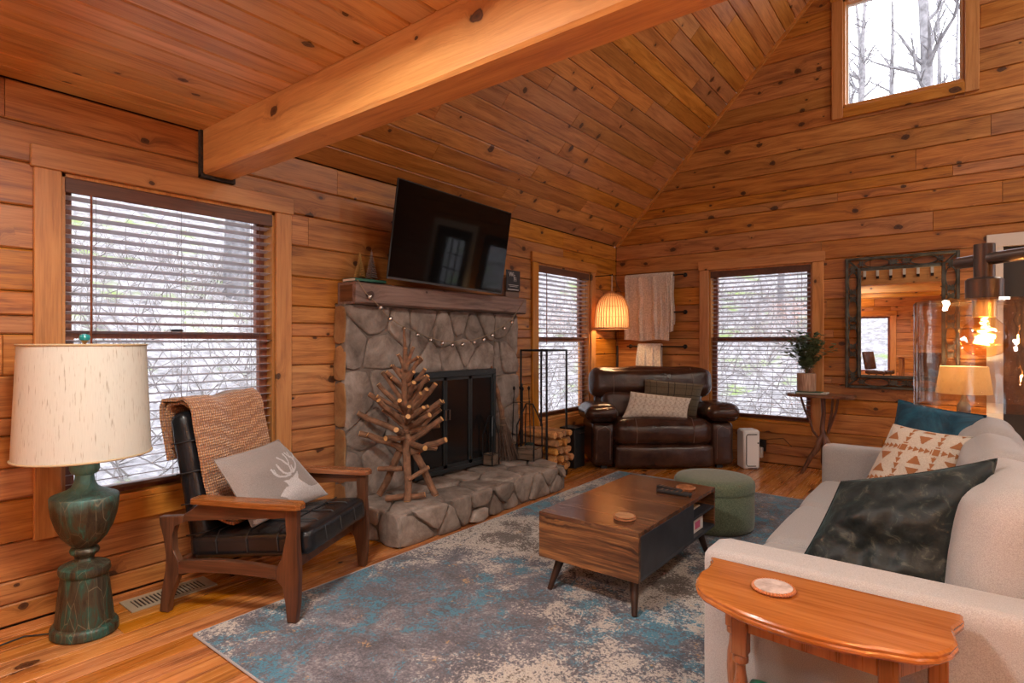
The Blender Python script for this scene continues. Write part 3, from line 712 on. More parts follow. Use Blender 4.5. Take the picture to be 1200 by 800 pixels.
# hearth
B().box(.001,.655,FY0+3.2+.03,FY1+3.2-.03,0,HZ-.02).build('hearth_core',M['mortar'],fp,smooth=0)
def TT_(a,b_,d): return (a,b_+3.2,HZ-.035+d)
hp=[(FD,-4.13),(.62,-4.13),(.68,-4.05),(.67,-3.4),(.69,-2.9),(.67,-2.42),(.60,-2.25),(.42,-2.19),(FD,-2.17)]
pts=[]; rr=random.Random(41)
for k,(yy) in enumerate((-3.98,-3.68,-3.40,-3.08,-2.78,-2.42)):
    pts+= [(.24+rr.uniform(-.06,.04),yy+rr.uniform(-.05,.05)),(.52+rr.uniform(-.06,.05),yy+.14+rr.uniform(-.06,.06))]
for p,poly in cells((FD-.02,.72,-4.15,-2.15),pts,.014):
    pl=poly
    for i in range(len(hp)):           # clip to the outline
        a,b_=hp[i],hp[(i+1)%len(hp)]; nx,ny=-(b_[1]-a[1]),(b_[0]-a[0]); l=math.hypot(nx,ny); nx/=l; ny/=l
        cxx,cyy=.4,-3.2
        if nx*cxx+ny*cyy>nx*a[0]+ny*a[1]: nx,ny=-nx,-ny
        pl=clip(pl,nx,ny,nx*a[0]+ny*a[1])
        if len(pl)<3: break
    if len(pl)>=3: sid+=1; stone(TT_,p,pl,.030+.014*((sid*5)%3)/2,sid,'hearth_stone',fp,M['stone'],.010)
def TH(a,b_,d): return (.645+d*.8+.012*math.sin(a*5),a+3.2,b_)
rr=random.Random(52); pts=[]
for yy in (-4.02,-3.76,-3.48,-3.2,-2.95,-2.66,-2.42): pts+=[(yy+rr.uniform(-.08,.08),.055+rr.uniform(-.02,.03)),(yy+.13+rr.uniform(-.08,.08),.15+rr.uniform(-.03,.03))]
for p,poly in cells((-4.14,-2.28,.0,HZ-.005),pts,.010): sid+=1; stone(TH,p,poly,.04+.02*((sid*5)%3)/2,sid,'hearth_stone',fp,M['stone'],.018)
def TL2(a,b_,d): return (a,-4.115+3.2-d,b_)
for p,poly in cells((.03,.67,.0,HZ-.005),[(.12,.12),(.33,.06),(.36,.17),(.56,.11)],.01): sid+=1; stone(TL2,p,poly,.03,sid,'hearth_stone',fp,M['stone'],.015)
def TR2(a,b_,d): return (a,-2.235+3.2+d-(max(0,a-.4)*.35),b_)
for p,poly in cells((.10,.67,.0,HZ-.005),[(.22,.12),(.45,.1),(.6,.12)],.01): sid+=1; stone(TR2,p,poly,.03,sid,'hearth_stone',fp,M['stone'],.015)
# fire screen doors
fd=thing('fireplace_doors','black steel fireplace doors with three panels','fire screen',(FD+.02,-3.06,HZ+.02)); y0,y1=-.5,.47; h=.82
M['firemetal']=plain('charcoal_steel',(.03,.036,.04),.42,metal=.4); M['fireglass']=plain('smoked_panel',(.008,.008,.009),.12)
f=B().box(-.02,.035,y0,y1,h-.05,h,.004).box(-.02,.035,y0,y1,0,.035,.004).box(-.02,.03,y0,y0+.03,.0,h).box(-.02,.03,y1-.03,y1,0,h).build('door_frame',M['firemetal'],fd,smooth=0)
for a,c_ in ((y0+.03,y0+.34),(y0+.345,y0+.64),(y0+.645,y1-.03)):
    d=B().box(.0,.022,a,a+.02,.035,h-.05).box(.0,.022,c_-.02,c_,.035,h-.05).box(.0,.022,a,c_,.035,.06).box(0,.022,a,c_,h-.075,h-.05).build('door',M['firemetal'],fd,smooth=0)
    B().box(.006,.012,a+.02,c_-.02,.06,h-.075).build('door_panel',M['fireglass'],d,smooth=0)
for yy in (y0+.32,y0+.365): B().tube([(.025,yy,.43),(.05,yy,.43),(.05,yy,.51),(.025,yy,.51)],.006,6).build('handle',M['chrome'],fd)
# mantel
mt=thing('mantel_shelf','rough dark brown timber mantel above the stone fireplace','mantel',(0,-3.155,1.555)); b=B(); vs=[];fs=[]; n=36
for i in range(n+1):
    y=-.965+1.93*i/n
    for x,z in ((.002,0),(.19,.004),(.203,.016),(.205,.14),(.19,.152),(.002,.155)):
        q=noise.noise_vector(Vector((x*6,y*5,z*12)))*.006; vs.append((x+(q.x if x>.05 else 0),y,z+(q.z if x>.05 else 0)))
for i in range(n):
    for k in range(6): fs.append((i*6+k,i*6+(k+1)%6,(i+1)*6+(k+1)%6,(i+1)*6+k))
fs+=[tuple(range(6)),tuple(range(n*6,n*6+6))]
b.add(vs,fs).build('timber',M['mantel'],mt,smooth=40)
B().box(.03,.175,-.969,-.964,.02,.135,.002).build('end_grain',wood('mantel_end',(.06,.02,.008),(.13,.045,.015),(.2,.075,.025),'X','Z',rnd=0,ks=2.6),mt,smooth=0)
# television
tv=thing('television','black flat television tilted forward above the mantel','television',(0,0,0)); TW,THh=1.22,1.22*9/16*1.02
Mt=Matrix.Translation((.336,-3.286,2.069))
ez=Vector((0,0,1)); sw,ti,ro=-.039,.142,-.03
r=Vector((0,1,0)); nn=Vector((1,0,0)); r.rotate(Matrix.Rotation(sw,3,ez)); nn.rotate(Matrix.Rotation(sw,3,ez)); u=Vector((0,0,1)); u.rotate(Matrix.Rotation(ti,3,r)); nn.rotate(Matrix.Rotation(ti,3,r)); r.rotate(Matrix.Rotation(ro,3,nn)); u.rotate(Matrix.Rotation(ro,3,nn))
m4=Matrix(((nn.x,r.x,u.x,0),(nn.y,r.y,u.y,0),(nn.z,r.z,u.z,0),(0,0,0,1))); tv.matrix_world=Mt@m4
B().box(-.045,-.012,-TW*.35,TW*.35,-THh*.38,THh*.2,.01).box(-.014,0,-TW/2,TW/2,-THh/2,THh/2,.004).build('housing',M['blackm'],tv,smooth=0)
M['screen']=plain('tv_screen',(.003,.003,.0035),.05,spec=.25)
B().box(.0,.0015,-TW/2+.008,TW/2-.008,-THh/2+.018,THh/2-.008).build('screen',M['screen'],tv,smooth=0)
bz=plain('bezel_grey',(.12,.12,.125),.35,metal=.6); B().box(-.002,.003,-TW/2,TW/2,-THh/2,-THh/2+.012,.001).build('lower_bezel',bz,tv,smooth=0)
B().box(-.285,-.27,-.15,.15,-.12,.12,.004).tube([(-.28,0,.0),(-.16,.03,0),(-.04,0,0)],.02,4).build('wall_bracket',M['blackm'],tv,smooth=0)
# sign
sg=thing('wifi_sign','small black information card on grey holder right of the television','sign',(.0,-2.30,1.69))
B().box(.13,.137,-.105,.105,.085,.275,.002).build('card',plain('sign_black',(.02,.023,.03),.5),sg,smooth=0)
B().box(.10,.129,-.10,.10,.015,.085,.004).box(.10,.129,-.10,.10,.07,.2,.004).build('holder',plain('sign_holder',(.16,.11,.09),.6),sg,smooth=0)
def text(s,size,m4,material,name,parent,ext=.0006):
    c=bpy.data.curves.new(name,'FONT'); c.body=s; c.size=size; c.extrude=ext; c.align_x='CENTER'; c.resolution_u=2
    o=bpy.data.objects.new(name+'_tmp',c); COL.objects.link(o); dg=bpy.context.evaluated_depsgraph_get(); me=bpy.data.meshes.new_from_object(o.evaluated_get(dg)); bpy.data.objects.remove(o)
    me.name=name; me.materials.clear(); me.materials.append(material); me.transform(m4); q=bpy.data.objects.new(name,me); COL.objects.link(q); q.parent=parent; return q
MT=Matrix(((0,0,1,.138),(1,0,0,0),(0,1,0,0),(0,0,0,1)))
M['ink']=plain('white_ink',(.6,.6,.6),.6)
text('Wi-',.062,MT@Matrix.Translation((-.02,.215,0)),M['ink'],'lettering',sg); text('Fi',.062,MT@Matrix.Translation((.025,.172,0)),M['ink'],'lettering',sg)
for z,w_ in((.135,.075),(.122,.06)): B().box(.137,.1385,-w_,w_,z,z+.004).build('text_line',M['ink'],sg,smooth=0)
B().box(.137,.1385,-.085,.08,.09,.098).build('text_line',M['ink'],sg,smooth=0)
# book and bottle brush trees on the mantel
bk=thing('book','green book lying at the left end of the mantel','book',(.11,-4.0,1.712),rz=0); bk.location=(.105,-3.99,1.714)
M['green']=plain('green_cover',(.03,.13,.085),.5)
B().box(-.075,.075,-.115,.15,0,.003).box(-.075,.075,-.115,.15,.019,.022).box(.072,.075,-.115,.15,0,.022).build('cover',M['green'],bk,smooth=0); B().box(-.07,.072,-.112,.146,.003,.019).build('pages',M['paper'],bk,smooth=0)
def brush(name,label,x,y,h,r,mm,seed):
    t=thing(name,label,'figurine',(x,y,1.736),group='mantel trees'); rr=random.Random(seed); b=B()
    k=12
    for i in range(k):
        z=.02+(h-.03)*i/k; R_=r*(1-i/k)+.003
        for a in range(20): an=2*PI*a/20+i*.5; b.tube([(0,0,z+.006),(R_*math.cos(an),R_*math.sin(an),z-.004)],[.0065,.003],3)
    b.build('bristles',mm,t,smooth=0); B().tube([(0,0,0),(0,0,h)],.002,5).lathe([(.014,0),(.014,.006),(.003,.008)],12).build('stem',mm,t)
M['goldb']=plain('gold_bristle',(.5,.3,.1),.4,metal=.4); M['silverb']=plain('copper_grey_bristle',(.30,.22,.20),.4,metal=.4)
brush('brush_tree','small gold bottle brush tree on the green mantel book',.13,-4.03,.185,.038,M['goldb'],1)
brush('brush_tree','taller grey brown bottle brush tree beside the gold one',.13,-3.93,.215,.04,M['silverb'],2)
# bell garland
gt=thing('bell_garland','cord of small silver bells hung across the mantel and stone','garland',(0,0,0))
gp=[(-4.116,1.704),(-4.046,1.622),(-3.952,1.551),(-3.853,1.476),(-3.711,1.406),(-3.578,1.364),(-3.446,1.325),(-3.318,1.298),(-3.173,1.285),(-3.052,1.288),(-2.905,1.302),(-2.784,1.329),(-2.669,1.367),(-2.526,1.43),(-2.427,1.487),(-2.22,1.677)]
gx=lambda i:.215 if i in(0,1,2,15,14) else .20 if i in(3,13) else .185
B().tube([(.212,-4.105,1.712)]+[(gx(i),y,z+.012) for i,(y,z) in enumerate(gp)]+[(.212,-2.20,1.70)],.0032,5).build('cord',plain('jute',(.3,.22,.14),.9),gt)
for i,(y,z) in enumerate(gp[1:-1]):
    yy=y+(.03 if i<7 else -.0); B().lathe([(.002,.019),(.012,.014),(.0175,.005),(.0175,-.005),(.012,-.015),(.001,-.018)],10,c=(gx(i+1)+.004,yy,z-.014)).build('bell',M['chrome'],gt)
# ---------------- stick tree ----------------
M['stick']=plain('stick_bark',(.20,.10,.055),.85,.45,22,.5,60); M['cut']=plain('cut_wood_end',(.62,.33,.12),.6,.2,40)
st=thing('stick_tree','rustic tree made of cut branches standing on the stone hearth','decoration',(.40,-3.84,HZ+.012))
fr_=Vector((.612,-.79,0)); rt=Vector((.7878,.6159,0))   # toward the viewer / to the right of the view
def stick(p,q,r0,r1,seed=0,nm='branch'):
    p,q=Vector(p),Vector(q); rr=random.Random(seed); L=(q-p).length; pts=[p.lerp(q,t)+Vector((rr.uniform(-1,1),rr.uniform(-1,1),rr.uniform(-1,1)))*.03*L*(1 if 0<t<1 else 0) for t in(0,.25,.5,.75,1)]
    o=B().tube(pts,[r0+(r1-r0)*t for t in(0,.25,.5,.75,1)],8).build(nm,M['stick'],st,smooth=40)
    d=(pts[-1]-pts[-2]).normalized(); e=B().tube([pts[-1]-d*.001,pts[-1]+d*.0025],r1*.93,10).build('cut_end',M['cut'],o,smooth=0)
    return o
def V(a,z,f=0): return rt*a+fr_*f+Vector((0,0,z))
for i,(a0,z0,f0,a1,z1,f1) in enumerate(((0,.42,0,.03,.0,.15),(0,.42,0,.20,.0,.0),(0,.40,0,-.20,.0,-.05))): stick(V(a0,z0,f0),V(a1,z1+.0,f1),.028,.024,i,'leg')
stick(V(-.02,.2,.05),V(-.19,.19,.02),.018,.018,8,'brace'); stick(V(.03,.14,.12),V(.15,.2,.02),.016,.016,9,'brace')
stick(V(0,.30,0),V(-.01,1.02,0),.034,.014,10,'trunk')
stick(V(0,.9,0),V(-.02,1.16,.0),.015,.008,11,'trunk')
# pixel-read branches: (a0,z0)->(a1,z1) with forward offset
D0=665*1.0
BR=[(-.02,.33,-.34,.50,.06),(0,.42,-.36,.66,.02),(.02,.30,.30,.45,.06),(0,.36,.27,.62,.05),(-.02,.50,-.27,.82,.05),(0,.46,.26,.76,.02),(.02,.44,.24,.55,-.03),
(0,.52,.22,.90,.03),(-.02,.60,-.20,.90,.06),(0,.62,.17,.97,.08),(0,.55,.16,.86,.08),(-.02,.66,-.19,.99,-.03),(0,.70,.14,1.02,.02),(0,.72,-.14,1.0,.05),(0,.66,.08,.92,.14),(0,.5,.05,.66,.20),(-.03,.42,-.03,.56,.22),
(.02,.36,.16,.40,.14),(0,.78,-.10,1.05,.03),(0,.8,.10,1.12,.0),(0,.56,-.02,.78,.16),(0,.85,-.06,1.14,.02),(.0,.46,.19,.66,.12),(0,.40,-.12,.48,.16),(0,.34,.2,.34,-.12),(0,.9,.05,1.2,0),(0,.6,-.1,.72,-.18),(0,.48,.12,.6,-.2)]
for i,(a0,z0,a1,z1,f1) in enumerate(BR):
    r=.024*(1.15-z0*.62); k=.84; stick(V(a0,z0,0),V(a1*.92,z1*k+.02,f1),r*1.05,r*.85,20+i)
rr=random.Random(61)
for i in range(26):
    z0=rr.uniform(.30,.95); L_=(1.2-z0)*.42*rr.uniform(.55,1.0); an=rr.uniform(0,2*PI); r=.023*(1.15-z0*.62)*rr.uniform(.8,1.1); sx_=math.cos(an)
    a1=sx_*L_; f1=math.sin(an)*L_*.6; stick(V(-sx_*.04,z0-.03,-math.sin(an)*.03),V(a1,z0+L_*rr.uniform(.35,.8),f1 if f1>-.12 else -.12),r,r*.8,200+i)
stick(V(-.12,.018,.13),V(.14,.035,.1),.02,.018,90,'log')
# ---------------- hearth things ----------------
bm=thing('twig_broom','rustic twig broom with a crooked bark handle leaning on the stone','broom',(.20,-2.50,HZ+.012)); rr=random.Random(4); b=B()
top=Vector((-.085,-.10,.85)); mid=Vector((-.02,-.02,.40))
for i in range(70):
    a=rr.uniform(0,2*PI); r_=math.sqrt(rr.random()); e=Vector((.02+.09*r_*math.cos(a),.03+.12*r_*math.sin(a),rr.uniform(0,.02))); s=mid+Vector((.02*math.cos(a),.02*math.sin(a),-.03)); b.tube([s,s.lerp(e,.5)+Vector((rr.uniform(-.01,.01),rr.uniform(-.01,.01),0)),e],[.004,.003,.002],3)
b.build('bristles',plain('twig_brown',(.11,.065,.045),.9,.3,40),bm,smooth=0)
b=B(); path=[mid+Vector((0,0,-.06)),mid+Vector((.0,-.005,.05)),Vector((-.035,-.045,.52)),Vector((-.05,-.05,.62)),Vector((-.065,-.085,.72)),Vector((-.09,-.07,.80)),top]; b.tube(path,[.022,.024,.019,.021,.017,.018,.013],8).build('handle',M['stick'],bm,smooth=40)
for k in range(2): B().tube(arc((mid.x,mid.y,mid.z-.02-.06*k),.034,0,2*PI,12,'xy'),.003,5).build('binding',plain('twine%d'%k,(.25,.16,.09),.8),bm)
def lantern(label,x,y,rz,w,d,h,tray):
    t=thing('lantern',label,'lantern',(x,y,HZ+.012),rz,group='hearth lanterns'); b=B(); th=.012
    b.box(-w/2,w/2,-d/2,-d/2+th,.012,tray).box(-w/2,w/2,d/2-th,d/2,.012,tray).box(-w/2,-w/2+th,-d/2,d/2,.012,tray).box(w/2-th,w/2,-d/2,d/2,.012,tray).box(-w/2,w/2,-d/2,d/2,.006,.016)
    b.build('tray',wood('crate_wood',(.07,.045,.03),(.14,.09,.06),(.2,.14,.10),'X','Z',rough=.7,knots=False),t,smooth=0)
    for sx_ in(-1,1):
        for sy_ in(-1,1): B().tube([(sx_*w/2,sy_*d/2,0),(sx_*w/2,sy_*d/2,h*.62)],.007,4).build('post',M['black'],t,smooth=0)
    b=B()
    for sx_ in(-1,1):
        for sy_ in(-1,1): b.tube([(sx_*w/2,sy_*d/2,h*.62),(sx_*w*.2,0,h)],.006,4)
    b.tube([(-w*.2,0,h),(w*.2,0,h)],.006,4).build('roof_frame',M['black'],t,smooth=0)
    B().box(-w/2-.004,w/2+.004,-d/2-.004,-d/2,tray,tray+.006).box(-w/2-.004,w/2+.004,d/2,d/2+.004,tray,tray+.006).box(-w/2-.004,-w/2,-d/2,d/2,tray,tray+.006).box(w/2,w/2+.004,-d/2,d/2,tray,tray+.006).build('rim',M['chrome'],t,smooth=0)
lantern('large open wooden tray lantern with black metal frame on the hearth corner',.335,-2.315,R(10),.17,.17,.50,.10)
lantern('smaller wooden tray lantern with black frame behind the broom',.215,-2.72,R(5),.10,.10,.42,.09)
# fire tools
t=thing('fire_tool_set','black iron fireplace tool set standing on the hearth against the stone','fire tools',(.19,-2.30,HZ+.012)); b=B()
t.location=(.19,-2.245,HZ+.012)
b.lathe([(.055,0),(.055,.008),(.012,.014)],16).tube([(0,0,.01),(0,0,.64)],.006,6).lathe([(.004,.64),(.013,.65),(.013,.665),(.003,.68)],8).tube([(-.06,-.06,.5),(.06,.06,.5)],.004,5).tube([(-.06,.06,.5),(.06,-.06,.5)],.004,5); b.build('stand',M['black'],t)
for k,(dx,dy) in enumerate(((-.055,-.055),(.055,.055),(.055,-.055),(-.055,.055))):
    b=B().tube([(dx*.9,dy*.9,.62),(dx*1.1,dy*1.1,.12)],.0045,6).lathe([(.004,-.02),(.012,-.01),(.014,.005),(.004,.02)],8,c=(dx*.9,dy*.9,.63)); b.build('tool',M['black'],t)
B().box(-.10,-.02,-.105,-.02,.02,.13,.01).build('shovel_blade',M['black'],t,smooth=0)
B().box(.02,.10,.03,.08,.02,.12,.01).build('brush_head',plain('dark_bristle',(.015,.03,.024),.9),t,smooth=0)
# wood rack + logs
t=thing('log_rack','tall black square-tube firewood rack in front of the second window','rack',(.25,-1.965,0))
for sx_ in(-1,1):
    for sy_ in(-1,1): B().tube([(sx_*.15,sy_*.17,0),(sx_*.15,sy_*.17,1.215)],.0125,4).build('post',M['black'],t,smooth=0)
for sy_ in(-1,1): B().tube([(-.15,sy_*.17,1.215),(.15,sy_*.17,1.215)],.0125,4).build('rail',M['black'],t,smooth=0)
for sx_ in(-1,1):
    B().tube([(sx_*.15,-.17,1.215),(sx_*.15,.17,1.215)],.0125,4).build('rail',M['black'],t,smooth=0); B().tube([(sx_*.15,-.17,.06),(sx_*.15,.17,.06)],.0125,4).build('rail',M['black'],t,smooth=0)
M['logend']=wood('split_log_end',(.36,.13,.035),(.52,.22,.06),(.62,.31,.10),'Y','Z',rough=.8,knots=False,gs=2); M['logbark']=plain('log_bark',(.33,.16,.07),.9,.4,20,.5,50)
rr=random.Random(9); z=.078
for row in range(5):
    hh=.078
    for k in range(4):
        y=-.12+.081*k; s=.037; ang=[rr.uniform(.75,1.08) for _ in range(6)]
        poly=[(s*a*math.cos(2*PI*i/6+.4),s*a*math.sin(2*PI*i/6+.4)) for i,a in enumerate(ang)]; L=rr.uniform(.40,.47)
        mm=Matrix(((0,0,1,-.02-L/2),(1,0,0,0),(0,1,0,0),(0,0,0,1)))
        o=B().prism(poly,0,L,m=mm,ch=.003).build('log',M['logbark'] if (k+row)%3==0 else M['logend'],smooth=0)
        o.location=(.27+rr.uniform(-.01,.03),-1.965+y,.118+row*.076)
        wl=['bottom','second lowest','middle','second highest','top'][row]; tag(o,'split log in the %s row of the firewood rack, %s'%(wl,['nearest the hearth','second from the hearth','third from the hearth','nearest the recliner'][k]),'log','firewood logs')
# ================= FURNITURE =================
def rug():
    m,nt,b=mat('rug_pile'); v=coords(nt)
    big=noise_(nt,v,1.1,4,.6,.3); med=noise_(nt,v,4.2,8,.80,.5); fine=noise_(nt,v,75,5,.85); mp=N(nt,'Mapping'); mp.inputs['Location'].default_value=(9,4,2); nt.links.new(v,mp.inputs[0])
    med2=noise_(nt,mp.outputs[0],5.0,9,.82,.4); big2=noise_(nt,mp.outputs[0],.9,3,.5)
    c=ramp(nt,math_(nt,'ADD',math_(nt,'MULTIPLY',med,.5),math_(nt,'MULTIPLY',fine,.5)),[(.40,(.045,.042,.055)),(.49,(.11,.10,.125)),(.55,(.22,.205,.23)),(.61,(.46,.42,.40)),(.70,(.66,.60,.54))])
    def msk(f,lo,hi): return ramp(nt,f,[(lo,(0,0,0)),(hi,(1,1,1))])
    g=math_(nt,'ADD',math_(nt,'MULTIPLY',med2,.50),math_(nt,'ADD',math_(nt,'MULTIPLY',big,.22),math_(nt,'MULTIPLY',fine,.34)))
    c=mix(nt,math_(nt,'MULTIPLY',msk(g,.543,.556),.9),c,(.02,.22,.34))
    c=mix(nt,msk(g,.60,.63),c,(.02,.09,.12))
    h=math_(nt,'ADD',math_(nt,'MULTIPLY',big2,.45),math_(nt,'ADD',math_(nt,'MULTIPLY',med,.34),math_(nt,'MULTIPLY',fine,.34)))
    c=mix(nt,msk(h,.600,.612),c,(.62,.55,.48)); c=mix(nt,msk(h,.645,.66),c,(.10,.07,.055))
    k=math_(nt,'ADD',math_(nt,'MULTIPLY',noise_(nt,mp.outputs[0],9,4,.7),.6),math_(nt,'MULTIPLY',fine,.4)); c=mix(nt,msk(k,.60,.62),c,(.48,.29,.12))
    f2=noise_(nt,v,220,2,.6); c=mix(nt,.35,c,ramp(nt,f2,[(.3,(.1,.1,.1)),(.7,(.8,.8,.8))]),'SOFT_LIGHT')
    nt.links.new(c,b.inputs['Base Color']); setp(b,rough=1,sheen=.2); bump(nt,b,f2,.8,.01); return m
rg=thing('area_rug','large distressed grey, cream and teal area rug on the plank floor','rug',(2.15,-3.38,0))
def rf(u,v): 
    x=-1.405+2.85*u; y=-2.0+4.0*v; return (x+.006*math.sin(v*9),y+.006*math.sin(u*7),.010+.001*noise.noise(Vector((x*3,y*3,0))))
b=B().sheet(rf,48,64,.0095).build('pile',rug(),rg,smooth=30); 
eb=B().tube([(-1.405,-2,.006),(1.445,-2,.006)],.0055,6).tube([(-1.405,-2,.006),(-1.405,2,.006)],.0055,6).tube([(-1.405,2,.006),(1.445,2,.006)],.0055,6).build('edge_binding',plain('rug_binding',(.35,.33,.33),.95),rg)
# ---- generic cushion from four corners ----
def quad(name,label,cat,TL,TRr,BR_,BL,th,material,k=.06,n=26,group=None,wr=.004,seed=0,prints=(),flat=3):
    TL,TRr,BR_,BL=map(Vector,(TL,TRr,BR_,BL)); c=(TL+TRr+BR_+BL)/4; nn=((TRr-BL).cross(TL-BR_)).normalized()
    if nn.dot(Vector(co.location)-c)<0: nn=-nn
    def surf(side,off=0):
        def f(u,v):
            uu=.5+(u-.5)*(1-k*4*v*(1-v)); vv=.5+(v-.5)*(1-k*4*u*(1-u))
            p=TL.lerp(TRr,uu).lerp(BL.lerp(BR_,uu),vv)
            pr=max(0,1-abs(2*u-1)**flat)**.6*max(0,1-abs(2*v-1)**flat)**.6
            w=wr*noise.noise(Vector((u*4+seed,v*4,side)))*pr*2+wr*.6*noise.noise(Vector((u*11+seed,v*11,side)))*min(1,pr*2)
            return p+nn*(side*(th/2*pr+off)+w)-c
        return f
    t=thing(name,label,cat,c,group=group); b=B().sheet(surf(1),n,n).sheet(surf(-1),n,n)
    b.build('cover',material,t,smooth=70)
    b=B(); e=[]
    f=surf(1)
    for i in range(n): e.append(f(i/n,0))
    for i in range(n): e.append(f(1,i/n))
    for i in range(n): e.append(f(1-i/n,1))
    for i in range(n): e.append(f(0,1-i/n))
    b.tube(e,.0035,5,loop=True).build('piping',material,t,smooth=60)
    for nm,mask,mm,off,res in prints: B().sheet(surf(1,off),res[0],res[1],mask=mask).build(nm,mm,t,smooth=70)
    return t
def inpoly(p,poly):
    x,y=p; r=False; j=len(poly)-1
    for i in range(len(poly)):
        xi,yi=poly[i]; xj,yj=poly[j]
        if (yi>y)!=(yj>y) and x<(xj-xi)*(y-yi)/(yj-yi)+xi: r=not r
        j=i
    return r
def dseg(p,a,b_):
    ax,ay=a; bx,by=b_; dx,dy=bx-ax,by-ay; t=max(0,min(1,((p[0]-ax)*dx+(p[1]-ay)*dy)/(dx*dx+dy*dy+1e-9))); return math.hypot(p[0]-ax-dx*t,p[1]-ay-dy*t)
# ================= ARMCHAIR =================
ac=thing('armchair','mid-century walnut armchair with black tufted leather cushions by the left window','chair',(.528,-4.900,0),R(26.7))
def leg(poly,y,t=.032,nm='leg',mm=None): 
    return B().prism(poly,-t/2,t/2,m=TR(0,y,0,PI/2),ch=.005).build(nm,mm or M['walnutv'],ac,smooth=25)
def poly3(poly): return [(x,z) for x,z in poly]
# prism is drawn in its own xy plane; TR(rx=90deg) maps y->z and z->-y
FL=[(.330,.0),(.372,.0),(.384,.10),(.388,.25),(.378,.40),(.380,.532),(.318,.532),(.326,.42),(.300,.31),(.272,.255),(.272,.205),(.305,.17),(.322,.09)]
RL=[(-.350,.0),(-.305,.0),(-.296,.06),(-.268,.13),(-.245,.19),(-.245,.25),(-.272,.30),(-.278,.38),(-.262,.425),(-.22,.44),(-.22,.47),(-.352,.458),(-.350,.43),(-.330,.37),(-.318,.28),(-.318,.20),(-.338,.10)]
for y in(-.35,.35):
    leg([(x,max(z,.0125 if (y<0) else 0)) for x,z in FL],y); leg(RL,y)
    leg([(-.25,.19),(-.15,.205),(0,.21),(.15,.212),(.275,.205),(.275,.255),(.15,.268),(0,.272),(-.12,.265),(-.25,.25)],y,.028,'side_stretcher',M['walnut'])
    leg([(-.23,.44),(-.1,.455),(.1,.47),(.32,.49),(.32,.532),(-.14,.532),(-.17,.505),(-.22,.475)],y,.026,'arm_rail',M['walnut'])
    o=[(-.17,-.026),(-.16,-.036),(-.1,-.04),(.1,-.045),(.3,-.044),(.385,-.038),(.40,-.02),(.40,.02),(.385,.038),(.3,.044),(.1,.045),(-.1,.04),(-.16,.036),(-.17,.026)]
    B().prism([(x,yy+y) for x,yy in o],.534,.560,ch=.006).build('armrest',M['armtop'],ac,smooth=30)
B().box(.275,.30,-.335,.335,.205,.262,.004).build('front_rail',M['walnut'],ac,smooth=0); B().box(-.285,-.26,-.335,.335,.19,.245,.004).build('rear_rail',M['walnut'],ac,smooth=0)
# seat cushion
seat=B().soft(.66,.60,.125,.04,c=(0,0,0),n=14,bulge=(0,0,.012),m=TR(.075,0,.325,0,R(-6),0),wr=.003,ws=6).build('seat_cushion',M['bleather'],ac,smooth=80)
sm=TR(.075,0,.325,0,R(-6),0)
for i in range(1,4):
    y=-.30+.15*i; B().tube([(-.3,y,.0745),(.1,y,.0755),(.28,y,.072),(.329,y,.035),(.331,y,-.03)],.003,5,m=sm).build('seam',M['blackm'],seat)
for i in range(1,4):
    x=-.33+.165*i; B().tube([(x,-.301,-.03),(x,-.303,.03),(x,-.27,.071),(x,0,.0755),(x,.27,.071)],.003,5,m=sm).build('seam',M['blackm'],seat)
for i in range(1,4):
    for j in range(1,4): B().lathe([(.012,-.002),(.012,.003),(.006,.006),(.001,.007)],10,m=sm,c=(-.33+.165*i,-.30+.15*j,.072)).build('button',M['bleather'],seat)
# back cushion
bmx=TR(-.262,0,.585,0,R(-11),0)
back=B().soft(.105,.585,.74,.045,n=14,bulge=(.012,0,0),m=bmx,wr=.003,ws=6).build('back_cushion',M['bleather'],ac,smooth=80)
for i in range(1,5):
    z=-.38+.15*i; B().tube([(-.04,-.300,z),(.02,-.302,z),(.062,-.27,z),(.071,0,z),(.062,.27,z)],.003,5,m=bmx).build('seam',M['blackm'],back)
# throw blanket
tm,nt,b_=mat('ochre_knit'); v=coords(nt)
vo=N(nt,'TexVoronoi'); vo.inputs['Scale'].default_value=72; vo.inputs['Randomness'].default_value=.25; nt.links.new(v,vo.inputs['Vector']); c=ramp(nt,vo.outputs['Distance'],[(.15,(.66,.32,.12)),(.55,(.28,.11,.04))]); nt.links.new(c,b_.inputs['Base Color']); setp(b_,rough=.95,sheen=.4); bump(nt,b_,math_(nt,'MULTIPLY',vo.outputs['Distance'],-1),.8,.012); M['knit']=tm
th=thing('throw_blanket','ochre knitted throw draped over the back of the black leather armchair','blanket',(.528,-4.900,0),R(26.7))
prof=[(-.365,.70),(-.385,.79),(-.402,.87),(-.41,.93),(-.392,.972),(-.345,.985),(-.295,.955),(-.268,.90),(-.245,.80),(-.225,.70),(-.205,.60),(-.175,.50),(-.145,.44),(-.09,.42),(-.04,.415)]
def pl_at(pr,t):
    f=t*(len(pr)-1); i=min(int(f),len(pr)-2); a,b_=pr[i],pr[i+1]; return (a[0]+(b_[0]-a[0])*(f-i),a[1]+(b_[1]-a[1])*(f-i))
def throw(y0,y1,off,t0,t1,seed,flare=0):
    def f(u,v):
        t=t0+(t1-t0)*u; x,z=pl_at(prof,t); y=y0+(y1-y0)*v+flare*(u-.4)*(1-v)
        w=.008*math.sin(v*7+seed)+.006*noise.noise(Vector((u*5,v*5,seed)))
        s=(-1 if t<.3 else 1)
        return (x+s*(off+w*.7),y+.01*math.sin(u*6+seed),z+(off+w if .2<t<.5 else w*.3))
    return f
B().sheet(throw(-.27,.275,.034,.0,.97,1,-.0),44,30,.014).build('knit_fold',M['knit'],th,smooth=70)
